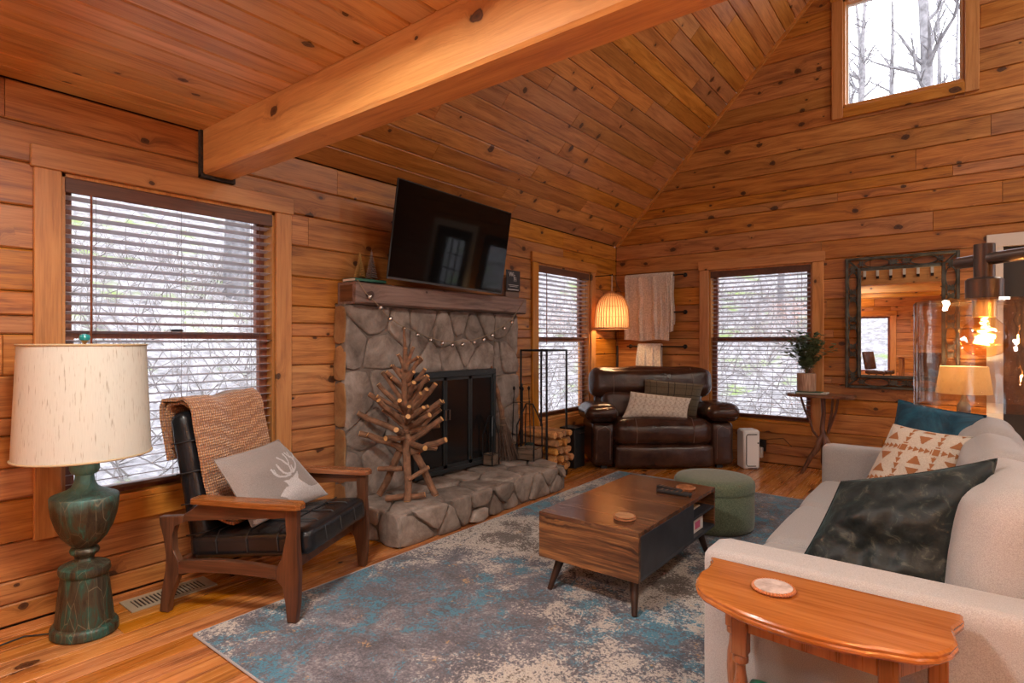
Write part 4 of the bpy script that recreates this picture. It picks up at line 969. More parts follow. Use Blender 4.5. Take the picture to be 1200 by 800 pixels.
B().sheet(throw(-.24,.265,.017,.05,1.0,3),40,24,.012).build('knit_fold',M['knit'],th,smooth=70)
# deer pillow
cc=[(35,245),(540,100),(925,535),(330,760)]
body=[(462,585),(478,552),(500,520),(512,490),(500,478),(476,466),(505,458),(530,455),(545,440),(560,432),(578,408),(602,378),(612,412),(608,440),(628,458),(662,478),(700,495),(735,498),(790,478),(835,440),(880,480),(925,535),(700,650),(620,705),(480,762),(330,745),(322,722),(420,705),(520,690),(575,640),(520,600)]
ant=[([(545,395),(512,408),(475,398),(445,372),(418,338)],7),([(540,412),(490,430),(440,432),(400,415),(370,378)],7),([(445,430),(412,412),(392,380)],5),([(548,395),(535,360),(520,335),(495,320),(470,295),(436,273)],7),([(522,335),(524,305),(508,265),(490,238)],5),([(510,325),(480,300)],5),([(562,392),(588,350),(592,310),(575,280),(562,262)],8),([(572,285),(597,255),(602,225),(585,195),(570,175)],7),([(600,228),(605,205),(588,192)],5),([(560,275),(545,255),(538,225)],5),([(545,270),(525,245),(508,230)],5),([(545,395),(560,370),(545,340)],6)]
def deer(u,v):
    x0=cc[0][0]+(cc[1][0]-cc[0][0])*u; y0=cc[0][1]+(cc[1][1]-cc[0][1])*u; x1=cc[3][0]+(cc[2][0]-cc[3][0])*u; y1=cc[3][1]+(cc[2][1]-cc[3][1])*u
    p=(x0+(x1-x0)*v,y0+(y1-y0)*v)
    if inpoly(p,body): 
        return dseg(p,(508,500),(512,506))>8
    return any(dseg(p,a,b_)<w for pl,w in ant for a,b_ in zip(pl,pl[1:]))
M['greylinen']=fabric('grey_linen',(.20,.165,.15),(.30,.255,.235),330); M['print']=fabric('pale_print',(.42,.385,.38),(.60,.57,.57),160)
quad('deer_cushion','grey linen cushion with a white antlered stag print on the armchair seat','cushion',(.615,-5.235,.735),(.384,-4.778,.745),(.484,-4.525,.40),(.75,-5.120,.415),.13,M['greylinen'],k=.05,prints=(('stag_print',deer,M['print'],.0012,(170,150)),))
# ================= TABLE LAMP (on the floor) =================
lp=thing('table_lamp','large verdigris urn lamp with cream linen drum shade beside the armchair','lamp',(.316,-5.664,0),R(20))
m,nt,b_=mat('verdigris'); v=coords(nt); s_=N(nt,'SeparateXYZ'); nt.links.new(v,s_.inputs[0]); mp=N(nt,'Mapping'); mp.inputs['Scale'].default_value=(14,14,3); nt.links.new(v,mp.inputs[0])
f=noise_(nt,mp.outputs[0],1.6,6,.7,.8); f2=noise_(nt,v,6,5,.6)
c=ramp(nt,f,[(.36,(.025,.020,.013)),(.50,(.06,.047,.027)),(.58,(.025,.075,.055)),(.70,(.035,.15,.12))]); zf=ramp(nt,math_(nt,'ADD',s_.outputs['Z'],math_(nt,'MULTIPLY_ADD',f2,.24,-.12)),[(.56,(0,0,0)),(.68,(1,1,1))]); c=mix(nt,zf,c,ramp(nt,f,[(.3,(.07,.19,.17)),(.6,(.13,.34,.33))]))
sc=N(nt,'TexVoronoi'); sc.feature='DISTANCE_TO_EDGE'; sc.inputs['Scale'].default_value=1.6; nt.links.new(mp.outputs[0],sc.inputs['Vector']); c=mix(nt,ramp(nt,sc.outputs[0],[(.0,(.45,.45,.45)),(.018,(0,0,0))]),c,(.32,.28,.18))
nt.links.new(c,b_.inputs['Base Color']); setp(b_,rough=.42,metal=.25); bump(nt,b_,f,.5,.01); M['verd']=m
def ov(prof,nm,sx_=.89,sy_=.76,par=lp,mm=None): return B().lathe(prof,40,sx=sx_,sy=sy_).build(nm,mm or M['verd'],par,smooth=40)
ov([(.145,0),(.157,.006),(.157,.034),(.148,.044),(.138,.05)],'foot'); ov([(.137,.048),(.132,.09),(.122,.17),(.112,.24),(.108,.262)],'plinth')
ov([(.108,.26),(.118,.268),(.122,.282),(.118,.298),(.10,.306),(.062,.318),(.05,.325)],'plinth_moulding')
ov([(.05,.322),(.044,.335),(.052,.347),(.066,.355),(.070,.366),(.064,.378),(.052,.386)],'collar')
ov([(.052,.384),(.075,.40),(.105,.43),(.132,.475),(.150,.525),(.158,.575),(.160,.606),(.156,.613)],'urn')
ov([(.156,.612),(.13,.622),(.09,.634),(.062,.65),(.048,.675),(.043,.71)],'shoulder')
ov([(.043,.705),(.06,.712),(.07,.728),(.070,.748),(.058,.765),(.04,.775),(.028,.79),(.03,.80)],'neck_ring')
B().lathe([(.012,.79),(.012,1.28)],10).lathe([(.003,1.285),(.012,1.30),(.02,1.312),(.016,1.326),(.004,1.333)],14).build('rod',M['brass'],lp)
B().lathe([(.004,1.300),(.018,1.306),(.022,1.318),(.018,1.330),(.004,1.335)],14).build('finial',plain('turquoise_bead',(.02,.30,.30),.15),lp)
def drum(r0,r1,z0,z1,n=64): return B().lathe([(r0,z0),(r1,z1)],n,caps=False).lathe([(r0-.004,z0),(r1-.004,z1)],n,caps=False)
sh=drum(.254,.234,.795,1.285).build('shade',M['lshade'],lp,smooth=60)
for r_,z in((.255,.795),(.235,1.285)): B().tube(arc((0,0,z),r_,0,2*PI*.999,64,'xy'),.005,6).build('shade_trim',plain('shade_trim%d'%int(z*10),(.5,.38,.22),.8),sh)
B().tube([(0,0,1.27),(.240,0,1.28)],.003,5).tube([(0,0,1.27),(-.12,.208,1.28)],.003,5).tube([(0,0,1.27),(-.12,-.208,1.28)],.003,5).build('spider',M['brass'],lp)
B().tube([(-.11,-.08,.01),(-.2,-.12,.004),(-.22,-.24,.004),(-.16,-.30,.004),(-.22,-.38,.004),(-.17,-.5,.004),(-.2,-.7,.004)],.0035,6).build('power_cord',M['blackm'],lp)
# floor vent
vt=thing('floor_vent','beige metal floor register with dark louvres under the armchair','vent',(.205,-5.27,0)); b=B().box(-.085,.085,-.20,-.165,0,.005).box(-.085,.085,.165,.20,0,.005).box(-.085,-.055,-.165,.165,0,.005).box(.055,.085,-.165,.165,0,.005); b.build('frame',plain('beige_metal',(.35,.29,.20),.4),vt,smooth=0)
B().box(-.055,.055,-.165,.165,0,.0012).build('opening',M['gap'],vt,smooth=0)
for i in range(19): B().box(-.055,.055,-.159+.0175*i,-.151+.0175*i,.001,.0045).build('louvre',M['paper'] if False else bpy.data.materials['beige_metal'],vt,smooth=0)
# ================= COFFEE TABLE =================
ct=thing('coffee_table','dark rustic lift-top coffee table on tapered legs in the middle of the rug','table',(1.97,-3.55,.012)); X,Y0,Y1=.28,-.53,.52; zb,zt=.175,.408
yd=.165
B().box(-X,X,Y0,yd-.163,zt-.022,zt,.0015).build('lift_top',M['rustic'],ct,smooth=0); B().box(-X,X,yd-.161,Y1,zt-.022,zt,.0015).build('fixed_top',M['rustic'],ct,smooth=0)
B().box(-X,X,Y0,Y0+.02,zb,zt-.023,.001).build('end_panel',M['rusticf'],ct,smooth=0); B().box(-X,X,Y1-.02,Y1,zb,zt-.023,.001).build('end_panel',M['rusticf'],ct,smooth=0)
B().box(X-.018,X,Y0+.02,yd,zb+.018,zt-.023,.001).build('side_panel',M['tblack'],ct,smooth=0); B().box(-X,-X+.018,Y0+.02,Y1-.02,zb+.018,zt-.023,.001).build('side_panel',M['tblack'],ct,smooth=0)
B().box(-X,X,Y0+.02,Y1-.02,zb,zb+.018,.001).build('bottom_panel',M['tblack'],ct,smooth=0); B().box(-.05,X-.02,yd-.012,yd,zb+.018,zt-.023).build('divider',M['tblack'],ct,smooth=0)
B().box(-.06,X,yd,Y1-.02,.290,.304,.001).build('shelf',M['tblack'],ct,smooth=0); B().box(-.06,-.045,yd,Y1-.02,zb+.018,zt-.023).build('back_panel',M['tblack'],ct,smooth=0)
for sx_,sy_ in((-1,-1),(1,-1),(-1,1),(1,1)):
    x,y=sx_*.205,(-.42 if sy_<0 else .43); B().tube([(x,y,zb),(x+sx_*.035,y+sy_*.07,0)],[.026,.013],12).build('leg',M['darkleg'],ct)
def onct(x,y,z): return (x,y,z)
ZT=.012+zt
M['agate']=plain('pale_agate',(.50,.40,.36),.15,.3,40); M['rustagate']=plain('rust_agate',(.34,.14,.06),.2,.4,40)
def coaster(label,x,y,z,r,top,rim,nb=34,h=.012,group=None):
    t=thing('coaster',label,'coaster',(x,y,z),group=group); B().lathe([(r*.93,0),(r*.95,h),(r*.8,h+.0005),(r*.01,h+.0005)],36).build('disc',top,t)
    b=B(); 
    for i in range(nb): a=2*PI*i/nb; q=min(.0055,h*.45); b.lathe([(.001,-q),(.0045,-q*.55),(.006,0),(.0045,q*.55),(.001,q)],6,c=(r*math.cos(a),r*math.sin(a),h*.62))
    b.build('bead_rim',rim,t)
woodslice=wood('slice_wood',(.30,.13,.05),(.45,.22,.09),(.58,.32,.15),'X','Y',rnd=0,gs=2)
coaster('lower of two stacked wood slice coasters near the front end of the coffee table',2.102,-3.925,ZT,.050,woodslice,M['rustagate'],h=.009,group='wood slice coasters')
coaster('upper of two stacked wood slice coasters near the front end of the coffee table',2.099,-3.923,ZT+.0095,.049,woodslice,M['rustagate'],h=.009,group='wood slice coasters')
coaster('round reddish coaster beside the black remote on the coffee table',2.13,-3.19,ZT,.052,M['rustagate'],M['rustagate'],h=.018)
def remote(label,x,y,rz,w=.045,l=.20):
    t=thing('remote_control',label,'remote',(x,y,ZT),rz); B().box(-l/2,l/2,-w/2,w/2,.0,.018,.005).build('body',M['blackm'],t,smooth=30)
    for i in range(5):
        for j in(-1,0,1): B().box(-l*.38+l*.15*i,-l*.38+l*.15*i+.012,j*.012-.004,j*.012+.004,.018,.0195).build('button',M['chrome'],t,smooth=0)
remote('long black remote control lying beside the red coaster',2.115,-3.335,R(2)); 
t=remote('black remote control behind the other remote',2.06,-3.27,R(-12),.04,.16)
bx=thing('shelf_box','white game box with pink label standing in the lower coffee table shelf','box',(2.19,-3.27,.012+zb+.018+.002)); B().box(-.03,.035,-.09,.10,0,.085,.002).build('box_body',M['white'],bx,smooth=0); B().box(.035,.0365,-.03,.05,.02,.06).build('box_label',plain('pink_label',(.6,.12,.25),.5),bx,smooth=0); B().box(-.03,.0345,-.115,-.092,0,.075,.002).build('box_side',M['blackm'],bx,smooth=0)
bk=thing('magazine','open stack of papers on the upper coffee table shelf','magazine',(2.10,-3.22,.012+.304)); B().box(-.09,.09,-.13,.1,.0,.008,.001).build('pages',M['paper'],bk,smooth=0); B().box(-.085,.085,-.125,.09,.008,.012,.001).build('cover',woodslice,bk,smooth=0)
# ================= OTTOMAN =================
ot=thing('ottoman','round sage green fabric storage ottoman behind the coffee table','ottoman',(2.055,-2.47,.012)); M['sage']=fabric('sage_boucle',(.075,.10,.06),(.15,.185,.115),130,bs=.5)
B().lathe([(.245,0),(.262,.012),(.266,.05),(.266,.25),(.262,.262)],56).build('base',M['sage'],ot,smooth=50); B().lathe([(.255,.262),(.268,.268),(.270,.30),(.266,.322),(.25,.340),(.19,.349),(.10,.352),(.005,.353)],56).build('lid',M['sage'],ot,smooth=60)
B().tube(arc((0,0,.262),.266,0,2*PI*.999,56,'xy'),.003,5).build('seam',M['sage'],ot)
# ================= RECLINER =================
rc=thing('recliner_loveseat','wide brown leather recliner chair with padded arms in the room corner','recliner',(.84,-.73,0),R(40)); L=M['brleather']
def sp(nm,sx_,sy_,sz_,r_,c,bul=(0,0,0),rx=0,wr=.006,n=12,rz=0,par=None,ws=5): return B().soft(sx_,sy_,sz_,r_,n=n,bulge=bul,m=TR(*c,rx,0,rz),wr=wr,ws=ws,seed=len(bpy.data.objects)%97).build(nm,L,par or rc,smooth=80)
sp('base',1.30,.52,.30,.03,(0,.02,.19)); 
foot=sp('footrest',1.02,.10,.235,.045,(0,-.33,.135),(0,.02,0)); 
seat=sp('seat_cushion',1.03,.50,.27,.10,(0,-.13,.365),(0,.03,.03),wr=.01,n=16)
for s in(-1,1):
    sp('arm_panel',.235,.60,.44,.05,(s*.615,-.03,.25),(0,.01,0)); sp('arm_pad',.345,.64,.165,.08,(s*.625,-.055,.555),(0,.03,.03),R(-3),wr=.012,n=14)
sp('lower_back',1.10,.20,.34,.09,(0,.10,.60),(0,.03,0),R(-12),wr=.016,n=16); up=sp('upper_back',1.36,.24,.33,.115,(-.0,.175,.845),(0,.035,.02),R(-14),wr=.014,n=18)
B().soft(1.22,.12,.80,.05,n=8,m=TR(0,.25,.55,R(-8))).build('back_shell',L,rc,smooth=80)
M['stitch']=plain('tan_stitch',(.18,.10,.07),.6)
for x in(-.29,.29):
    B().tube([(x,-.386,.275),(x,-.408,.36),(x,-.395,.44),(x,-.33,.515),(x,-.1,.53)],.003,5).build('seam',M['stitch'],seat)
    B().tube([(x*1.5,.035,.70),(x*1.5,.012,.80),(x*1.5,.045,.92),(x*1.5,.13,1.005),(x*1.5,.2,1.02)],.0025,5).build('seam',M['stitch'],up)
for s in(-1,1): B().tube([(s*.55,-.335,.10),(s*.55,-.342,.40),(s*.60,-.342,.44),(s*.68,-.335,.40),(s*.69,-.33,.10)],.002,5).build('seam',M['stitch'],rc)
for s in(-1,1): B().box(s*.6-.03,s*.6+.03,-.28,-.22,0,.04).build('foot_block',M['blackm'],rc,smooth=0)
M['tan']=fabric('tan_chenille',(.24,.15,.085),(.36,.24,.14),200); M['cream']=fabric('cream_cord',(.62,.53,.43),(.74,.66,.56),200)
def ogee(u,v):
    a=u*6; q=.30*math.sin(v*2*PI*2.1)
    for s in(1,-1):
        for k in(0,.5):
            d=abs(((a+s*q+k)%1)-.5)
            if abs(d-0)<.07: return True
            if abs(d-.16)<.035: return True
    return False
quad('patterned_cushion','tan lumbar cushion with raised leaf lattice on the brown recliner','cushion',(.716,-1.045,.775),(1.215,-.655,.705),(1.205,-.745,.50),(.68,-1.16,.515),.12,M['tan'],k=.05,prints=(('raised_pattern',ogee,M['cream'],.004,(150,80)),))
M['olive']=fabric('olive_plaid',(.075,.055,.03),(.14,.105,.06),200)
def plaid(u,v): return any(abs(((u*3.2)%1)-c_)<.02 for c_ in(.25,.6)) or any(abs(((v*3.2)%1)-c_)<.02 for c_ in(.25,.6))
quad('plaid_cushion','dark olive plaid square cushion behind the tan one on the recliner','cushion',(.765,-.80,.895),(1.262,-.415,.84),(1.22,-.53,.50),(.77,-.90,.51),.13,M['olive'],k=.04,prints=(('plaid_lines',plaid,plain('plaid_dark',(.035,.025,.018),.9),.0008,(120,100)),))
# ================= SOFA =================
sf=thing('sofa','long beige linen three-seat sofa with its back to the right','sofa',(3.22,-3.38,.0),0); LN=M['linen']
def so(nm,x0,x1,y0,y1,z0,z1,r_,bul=(0,0,0),wr=.004,n=12,ry=0,mm=None):
    c=((x0+x1)/2-3.22,(y0+y1)/2+3.38,(z0+z1)/2); return B().soft(x1-x0,y1-y0,z1-z0,r_,n=n,bulge=bul,m=TR(*c,0,ry,0),wr=wr,ws=4,seed=len(bpy.data.objects)%89).build(nm,mm or LN,sf,smooth=80)
so('seat_frame',2.74,3.72,-4.46,-2.29,.09,.27,.02,wr=0)
so('arm',2.735,3.76,-4.63,-4.45,.09,.62,.035,wr=.002,n=16); so('arm',2.70,3.76,-2.30,-2.14,.09,.62,.03,wr=.002,n=16)
so('back_frame',3.62,3.80,-4.46,-2.29,.09,.76,.04,wr=.002)
for i in range(3):
    y0=-4.447+.716*i
    s_=so('seat_cushion',2.70,3.45,y0+.003,y0+.713,.25,.405,.055,(.015,0,.018),n=16)
    k_=so('back_cushion',3.40,3.64,y0+.003,y0+.713,.40,.875,.10,(.03,0,.02),.012,n=18,ry=R(9))
    e=[]
    for a in range(41):
        t=a/40*2*PI; e.append((3.333-3.22+.012+.04*math.sin(1)*0,y0+.358+3.38+.33*math.cos(t)*1,.64+.21*math.sin(t)))
for x in(2.80,3.70):
    for y in(-4.56,-2.2): B().tube([(x-3.22,y+3.38,.10),(x-3.22,y+3.38,.012)],[.028,.02],10).build('leg',M['darkleg'],sf)
# velvet cushion etc.
def velvet(name,c0,c1,c2,sc_):
    m,nt,b_=mat(name); v=coords(nt); f=noise_(nt,v,sc_,6,.7,.8); c=ramp(nt,f,[(.42,c0),(.56,c1),(.68,c2)]); nt.links.new(c,b_.inputs['Base Color']); setp(b_,rough=.6,sheen=.45); b_.inputs['Sheen Tint'].default_value=(.25,.55,.62,1); b_.inputs['Sheen Roughness'].default_value=.3; bump(nt,b_,noise_(nt,v,10,4,.6),.35,.02); return m
M['velvet']=velvet('black_green_velvet',(.004,.008,.009),(.012,.017,.016),(.075,.075,.058),24); M['bluev']=velvet('teal_velvet',(.006,.045,.085),(.012,.10,.17),(.03,.17,.26),5); M['bluev2']=velvet('teal_velvet_edge',(.01,.07,.09),(.02,.12,.15),(.05,.2,.23),8)
vc=quad('velvet_cushion','large dark green black velvet cushion against the near sofa arm','cushion',(3.065,-4.10,.785),(3.50,-4.10,.925),(3.425,-4.27,.42),(2.91,-4.21,.425),.25,M['velvet'],k=.05,wr=.022,flat=2.6,n=36)
def geo(u,v):
    p,q=u*2.6+.15,v*2.6+.35; a=(p+.5)%1-.5; c_=(q+.5)%1-.5
    if abs(a)<.1 and abs(c_)<.1: return True
    t=(q*6)%1
    if abs(a)<.085 and abs(c_)>.13: return abs(a)<.085*(1-t)
    t=(p*6)%1
    if abs(c_)<.085 and abs(a)>.13: return abs(c_)<.085*(1-t)
    fa=(p%1)-.5; fc=(q%1)-.5
    if .06<abs(fc)<.30: return abs(fa)<(.34-abs(fc))*.75 if int(p)%2 else abs(fa)<(abs(fc)-.06)*.9
    return False
quad('geometric_cushion','cream cushion with rust triangle pattern in the middle of the sofa','cushion',(3.139,-2.90,.865),(3.464,-3.02,.845),(3.40,-3.19,.42),(2.955,-3.03,.425),.15,M['cream'],k=.05,prints=(('triangle_print',geo,plain('rust_print',(.42,.17,.065),.85),.001,(150,150)),))
quad('blue_cushion','deep teal blue velvet cushion at the far end of the sofa','cushion',(3.13,-2.41,.955),(3.525,-2.545,.905),(3.44,-2.70,.43),(3.04,-2.54,.44),.14,M['bluev'],k=.05,wr=.012,flat=4)
# ================= SIDE TABLE =================
sd=thing('side_table','cherry side table with scalloped top beside the near sofa arm','table',(3.1,-4.80,0))
out=[(2.776,-4.664),(2.792,-4.70),(2.797,-4.758),(2.790,-4.80),(2.800,-4.862),(2.820,-4.905),(2.850,-4.938),(2.885,-4.955),(2.912,-4.968),(2.96,-4.99),(3.03,-5.003),(3.10,-5.008),(3.17,-5.003),(3.235,-4.988),(3.262,-4.975),(3.29,-4.968),(3.33,-4.955),(3.368,-4.925),(3.39,-4.885),(3.402,-4.84),(3.396,-4.79),(3.394,-4.755),(3.412,-4.70),(3.413,-4.662)]
out=[(x-3.1,y+4.80) for x,y in out]
def sc2(k): return [(x*k,(y-.0)*k if y<.1 else y) for x,y in out]
b=B(); n_=len(out); rings=[(.985,.585),(1.0,.590),(1.0,.596),(.988,.600),(.994,.604),(.994,.607),(.975,.612)]
vs=[];fs=[]
for k_,z in rings: vs+=[(x*k_,y*k_,z) for x,y in out]
for r_ in range(len(rings)-1):
    for k in range(n_): fs.append((r_*n_+k,r_*n_+(k+1)%n_,(r_+1)*n_+(k+1)%n_,(r_+1)*n_+k))
fs+=[tuple(range(n_)),tuple(range((len(rings)-1)*n_,len(rings)*n_))]
b.add(vs,fs).build('tabletop',M['cherry'],sd,smooth=30)
legs=[(-.172,-.065),(-.235,.085),(.172,-.085),(.262,.075)]
for x,y in legs:
    s=.021; B().box(x-s,x+s,y-s,y+s,.44,.584,.003).lathe([(.016,.44),(.021,.432),(.021,.42),(.013,.412),(.014,.39),(.019,.36),(.021,.32),(.018,.27),(.013,.235),(.020,.225),(.020,.21),(.013,.20),(.017,.15),(.012,.05),(.014,.0)],14,c=(x,y,0)).build('leg',M['cherryv'],sd,smooth=40)
def apron(a,b_,nm='apron'):
    p,q=Vector((*a,0)),Vector((*b_,0)); d=(q-p); L=d.length; an=math.atan2(d.y,d.x); B().box(.02,L-.02,-.009,.009,.505,.584,.001,m=TR(p.x,p.y,0,0,0,an)).build(nm,M['cherryv'],sd,smooth=0)
apron(legs[0],legs[2]); apron(legs[0],legs[1]); apron(legs[2],legs[3]); apron(legs[1],legs[3])
coaster('round pale agate coaster with beaded rim on the cherry side table',2.998,-4.806,.612,.052,M['agate'],plain('amber_bead',(.42,.13,.035),.3),nb=40)
gb=thing('storage_tub','green plastic tub on the floor under the cherry side table','tub',(3.04,-4.76,0)); gm=plain('green_plastic',(.01,.12,.06),.35)
o=B().soft(.26,.19,.24,.04,c=(0,0,.122),n=10).build('body',gm,gb,smooth=60); B().soft(.28,.21,.035,.016,c=(0,0,.255),n=10).build('lid',gm,gb,smooth=60)
# ================= CORNER: pendant, bars, blankets =================
pd=thing('pendant_lamp','lit dome-shaped rattan pendant hanging from a wall hook in the corner','pendant lamp',(.246,-.575,0))
M['bulb']=plain('warm_bulb',(1,.6,.3),.5,emit=(1,.55,.2),es=14)
b=B(); prof=[(.03,1.868),(.08,1.858),(.125,1.825),(.160,1.775),(.183,1.71),(.195,1.63),(.199,1.54),(.199,1.455)]
for k in range(36):
    a=2*PI*k/36; b.tube([(r*math.cos(a),r*math.sin(a),z) for r,z in prof],.0042,4)
shd=b.build('ribs',M['rattan'],pd,smooth=40)
b=B()
for r,z in((.128,1.82),(.186,1.70),(.199,1.58)): b.tube(arc((0,0,z),r+.002,0,2*PI*.999,40,'xy'),.003,4)
b.build('weave_ring',M['rattan'],pd,smooth=40); B().tube(arc((0,0,1.452),.20,0,2*PI*.999,48,'xy'),.009,6).build('rim',M['rattan'],pd)
B().lathe([(.032,1.862),(.034,1.872),(.018,1.885),(.004,1.89)],16).build('cap',M['rattan'],pd)
B().lathe([(r*.965,z) for r,z in prof[::-1]],36,caps=False).build('liner',shademat('rattan_liner',(.62,.36,.19),(.40,.22,.11),.32),pd,smooth=60)
B().lathe([(.004,1.60),(.024,1.615),(.031,1.645),(.026,1.68),(.013,1.71),(.013,1.73)],16).build('bulb',M['bulb'],pd); B().lathe([(.016,1.73),(.016,1.79),(.006,1.86)],12).build('socket',M['black'],pd)
B().tube([(0,0,1.885),(0,0,2.075)],.0045,6).build('cord',plain('pale_cord',(.55,.5,.45),.7),pd)
B().tube([(0,0,2.07),(.03,.03,2.05),(.04,.05,1.96),(.02,.20,1.87),(-.10,.42,1.82),(-.19,.52,1.6),(-.20,.53,1.25)],.004,5).build('swag_cord',M['cord'],pd)
B().box(-.215,-.195,.52,.54,.0+.45,1.25,.003).build('cord_cover',M['blackm'],pd,smooth=0)
B().tube([(-.245,0,2.07),(0.0,0,2.07),(.01,0,2.085)],.006,6).lathe([(.02,0),(.02,.008),(.006,.012)],12,m=TR(-.245,0,2.07,0,PI/2)).build('wall_hook',M['black'],pd)
lamp('pendant_bulb_light','POINT',(.246,-.575,1.575),15,(1,.66,.36),.028)
def bar(label,z,x0=.20,x1=.90,y=-.075):
    t=thing('towel_bar',label,'towel bar',((x0+x1)/2,0,z)); w=(x1-x0)/2; B().tube([(-w-.01,y,0),(w+.01,y,0)],.009,8).build('rod',M['black'],t)
    for s in(-1,1): B().tube([(s*w,0,0),(s*w,y-.008,0)],.009,8).build('arm',M['black'],t); B().lathe([(.026,0),(.026,.006),(.014,.014)],16,m=TR(s*w,0,0,PI/2)).build('flange',M['black'],t)
bar('top black pipe towel bar holding the large blanket',2.08); bar('middle black pipe towel bar behind the large blanket',1.645); bar('lowest black pipe towel bar above the recliner',1.24)
M['plush']=fabric('beige_plush',(.50,.43,.37),(.72,.64,.57),60,sheen=.7,bs=.5)
def drape(t,x0,x1,zt,zf,zb,y,seed,nm='fold',amp=.014,off=0):
    def f(u,v):
        s=v; Lf=zt-zf; Lb=zt-zb; T_=Lf+Lb+.06; d=s*T_
        if d<Lf: z=zf+d; yy=y-.026
        elif d<Lf+.06: a=(d-Lf)/.06*PI; z=zt+.02*math.sin(a); yy=y-.026*math.cos(a)
        else: z=zt-(d-Lf-.06); yy=y+.020
        k=max(0,min(1,(zt-z)/max(Lf,.01))); w=amp*(.25+k)*(math.sin(u*19+seed)+.6*math.sin(u*37+seed*2+z*3))+.006*noise.noise(Vector((u*6,z*6,seed)))
        fr=d<Lf+.03
        return (x0+(x1-x0)*u+(.02*(1-k)-.025*k)*(0 if 0<u<1 else 1)*0+(u-.5)*-.03*(1-k)+.006*math.sin(z*14+seed),min(yy-(abs(w)+w*.5 if fr else 0)-off*(1 if fr else 0),-.006),z+(.008*math.sin(u*9+seed) if d<.02 else 0))
    return B().sheet(f,46,44,.009).build(nm,M['plush'],t,smooth=80)
t=thing('blanket','large pale beige plush blanket folded over the top towel bar','blanket',(0,0,0),group='blankets on towel bars'); drape(t,.165,.735,2.10,1.315,1.45,-.075,1.0,amp=.010); drape(t,.60,.795,2.098,1.42,1.5,-.068,4.0,amp=.008)
t=thing('blanket','small beige plush blanket hanging from the lowest towel bar behind the recliner','blanket',(0,0,0),group='blankets on towel bars'); drape(t,.335,.655,1.255,.80,.95,-.075,2.2,amp=.022)
# ================= MIRROR =================
mr=thing('wall_mirror','rectangular mirror in an openwork patinated metal frame on the back wall','mirror',(2.98,-.004,1.4815)); hw,hh,iw,ih=.446,.6385,.316,.508
mm,nt,b_=mat('grey_green_metal'); c=ramp(nt,noise_(nt,coords(nt),14,5),[(.35,(.055,.05,.042)),(.65,(.12,.125,.11))]); nt.links.new(c,b_.inputs['Base Color']); setp(b_,rough=.5,metal=.6)
def ring(b,w0,h0,w1,h1,y0,y1,c=.003):
    b.box(-w0,-w1,y0,y1,-h0,h0,c); b.box(w1,w0,y0,y1,-h0,h0,c); b.box(-w1,w1,y0,y1,h1,h0,c); b.box(-w1,w1,y0,y1,-h0,-h1,c); return b
ring(B(),hw,hh,hw-.026,hh-.026,-.032,-.004,.005).build('outer_frame',mm,mr,smooth=0); ring(B(),iw+.028,ih+.028,iw-.002,ih-.002,-.036,-.002,.005).build('inner_frame',mm,mr,smooth=0)
b=B()
for sx_ in(-1,1):
    for sz_ in(-1,1): b.tube([(sx_*(iw+.02),-.018,sz_*(ih+.02)),(sx_*(hw-.01),-.018,sz_*(hh-.01))],.009,5)
cw_=(hw-.026+iw+.028)/2; ch_=(hh-.026+ih+.028)/2; rw=(hw-.026-iw-.028)/2
def ell(cx,cz,rx_,rz_): b.tube([(cx+rx_*math.cos(2*PI*i/20),-.018,cz+rz_*math.sin(2*PI*i/20)) for i in range(20)],.0055,5,loop=True)
def ros(cx,cz,vert):
    for i in range(6):
        a=2*PI*i/6; b.soft(.030,.012,.016,.006,n=2,m=TR(cx+.016*math.cos(a),-.02,cz+.016*math.sin(a),0,-a))
for s in(-1,1):
    zz=[-.42,-.14,.14,.42]
    for k,z in enumerate((-.40,-.0-.135,.135,.40)): ell(s*cw_,z,rw+.001,.098)
    for z in(-.268,0,.268): ell(s*cw_,z,rw*.75,.032); ros(s*cw_,z-.036,1); ros(s*cw_,z+.036,1)
    for z in(-.505,.505): ros(s*cw_,z,1); ros(s*cw_,z+math.copysign(.03,z),1)
    for x in(-.185,.185): ell(x,s*ch_,.105,rw+.001)
    ell(0,s*ch_,.032,rw*.75)
    for x in(-.062,-.04,.04,.062): ros(x,s*ch_,0)
    for x in(-.31,.31): ros(x,s*ch_,0)
b.build('lattice',mm,mr,smooth=50)
gm=plain('mirror_silver',(.92,.92,.92),.0,metal=1); B().box(-iw,iw,-.012,-.008,-ih,ih).build('glass',gm,mr,smooth=0)
# ================= ROOT TABLE + PLANT =================
rt_=thing('plant_stand','small table with a live-edge slab on twisted root legs by the back window','table',(2.345,-.25,0)); rw_=wood('root_wood',(.06,.022,.012),(.13,.05,.026),(.2,.085,.045),'Z','X',rough=.4,knots=False); sl=wood('slab_wood',(.08,.03,.015),(.17,.07,.035),(.26,.12,.06),'X','Y',rough=.3,rnd=0)
poly=[(-.305,-.02),(-.27,-.10),(-.15,-.14),(.0,-.15),(.13,-.135),(.24,-.15),(.31,-.13),(.29,-.02),(.30,.10),(.18,.15),(.0,.17),(-.18,.15),(-.28,.08)]
B().prism(poly,.757,.785,ch=.006).build('slab_top',sl,rt_,smooth=0)
def root(path,rs): B().tube(path,rs,8).build('root_leg',rw_,rt_,smooth=50)
root([(.03,0,.757),(.035,0,.6),(.02,.01,.45),(.04,0,.34),(.05,.0,.25),(.03,.02,.12),(.06,.05,0)],[.022,.02,.022,.035,.04,.025,.02])
root([(.03,0,.40),(.0,-.02,.33),(-.02,-.02,.25),(-.07,-.04,.17),(-.11,-.05,.08),(-.15,-.05,0)],[.02,.028,.03,.024,.02,.017])
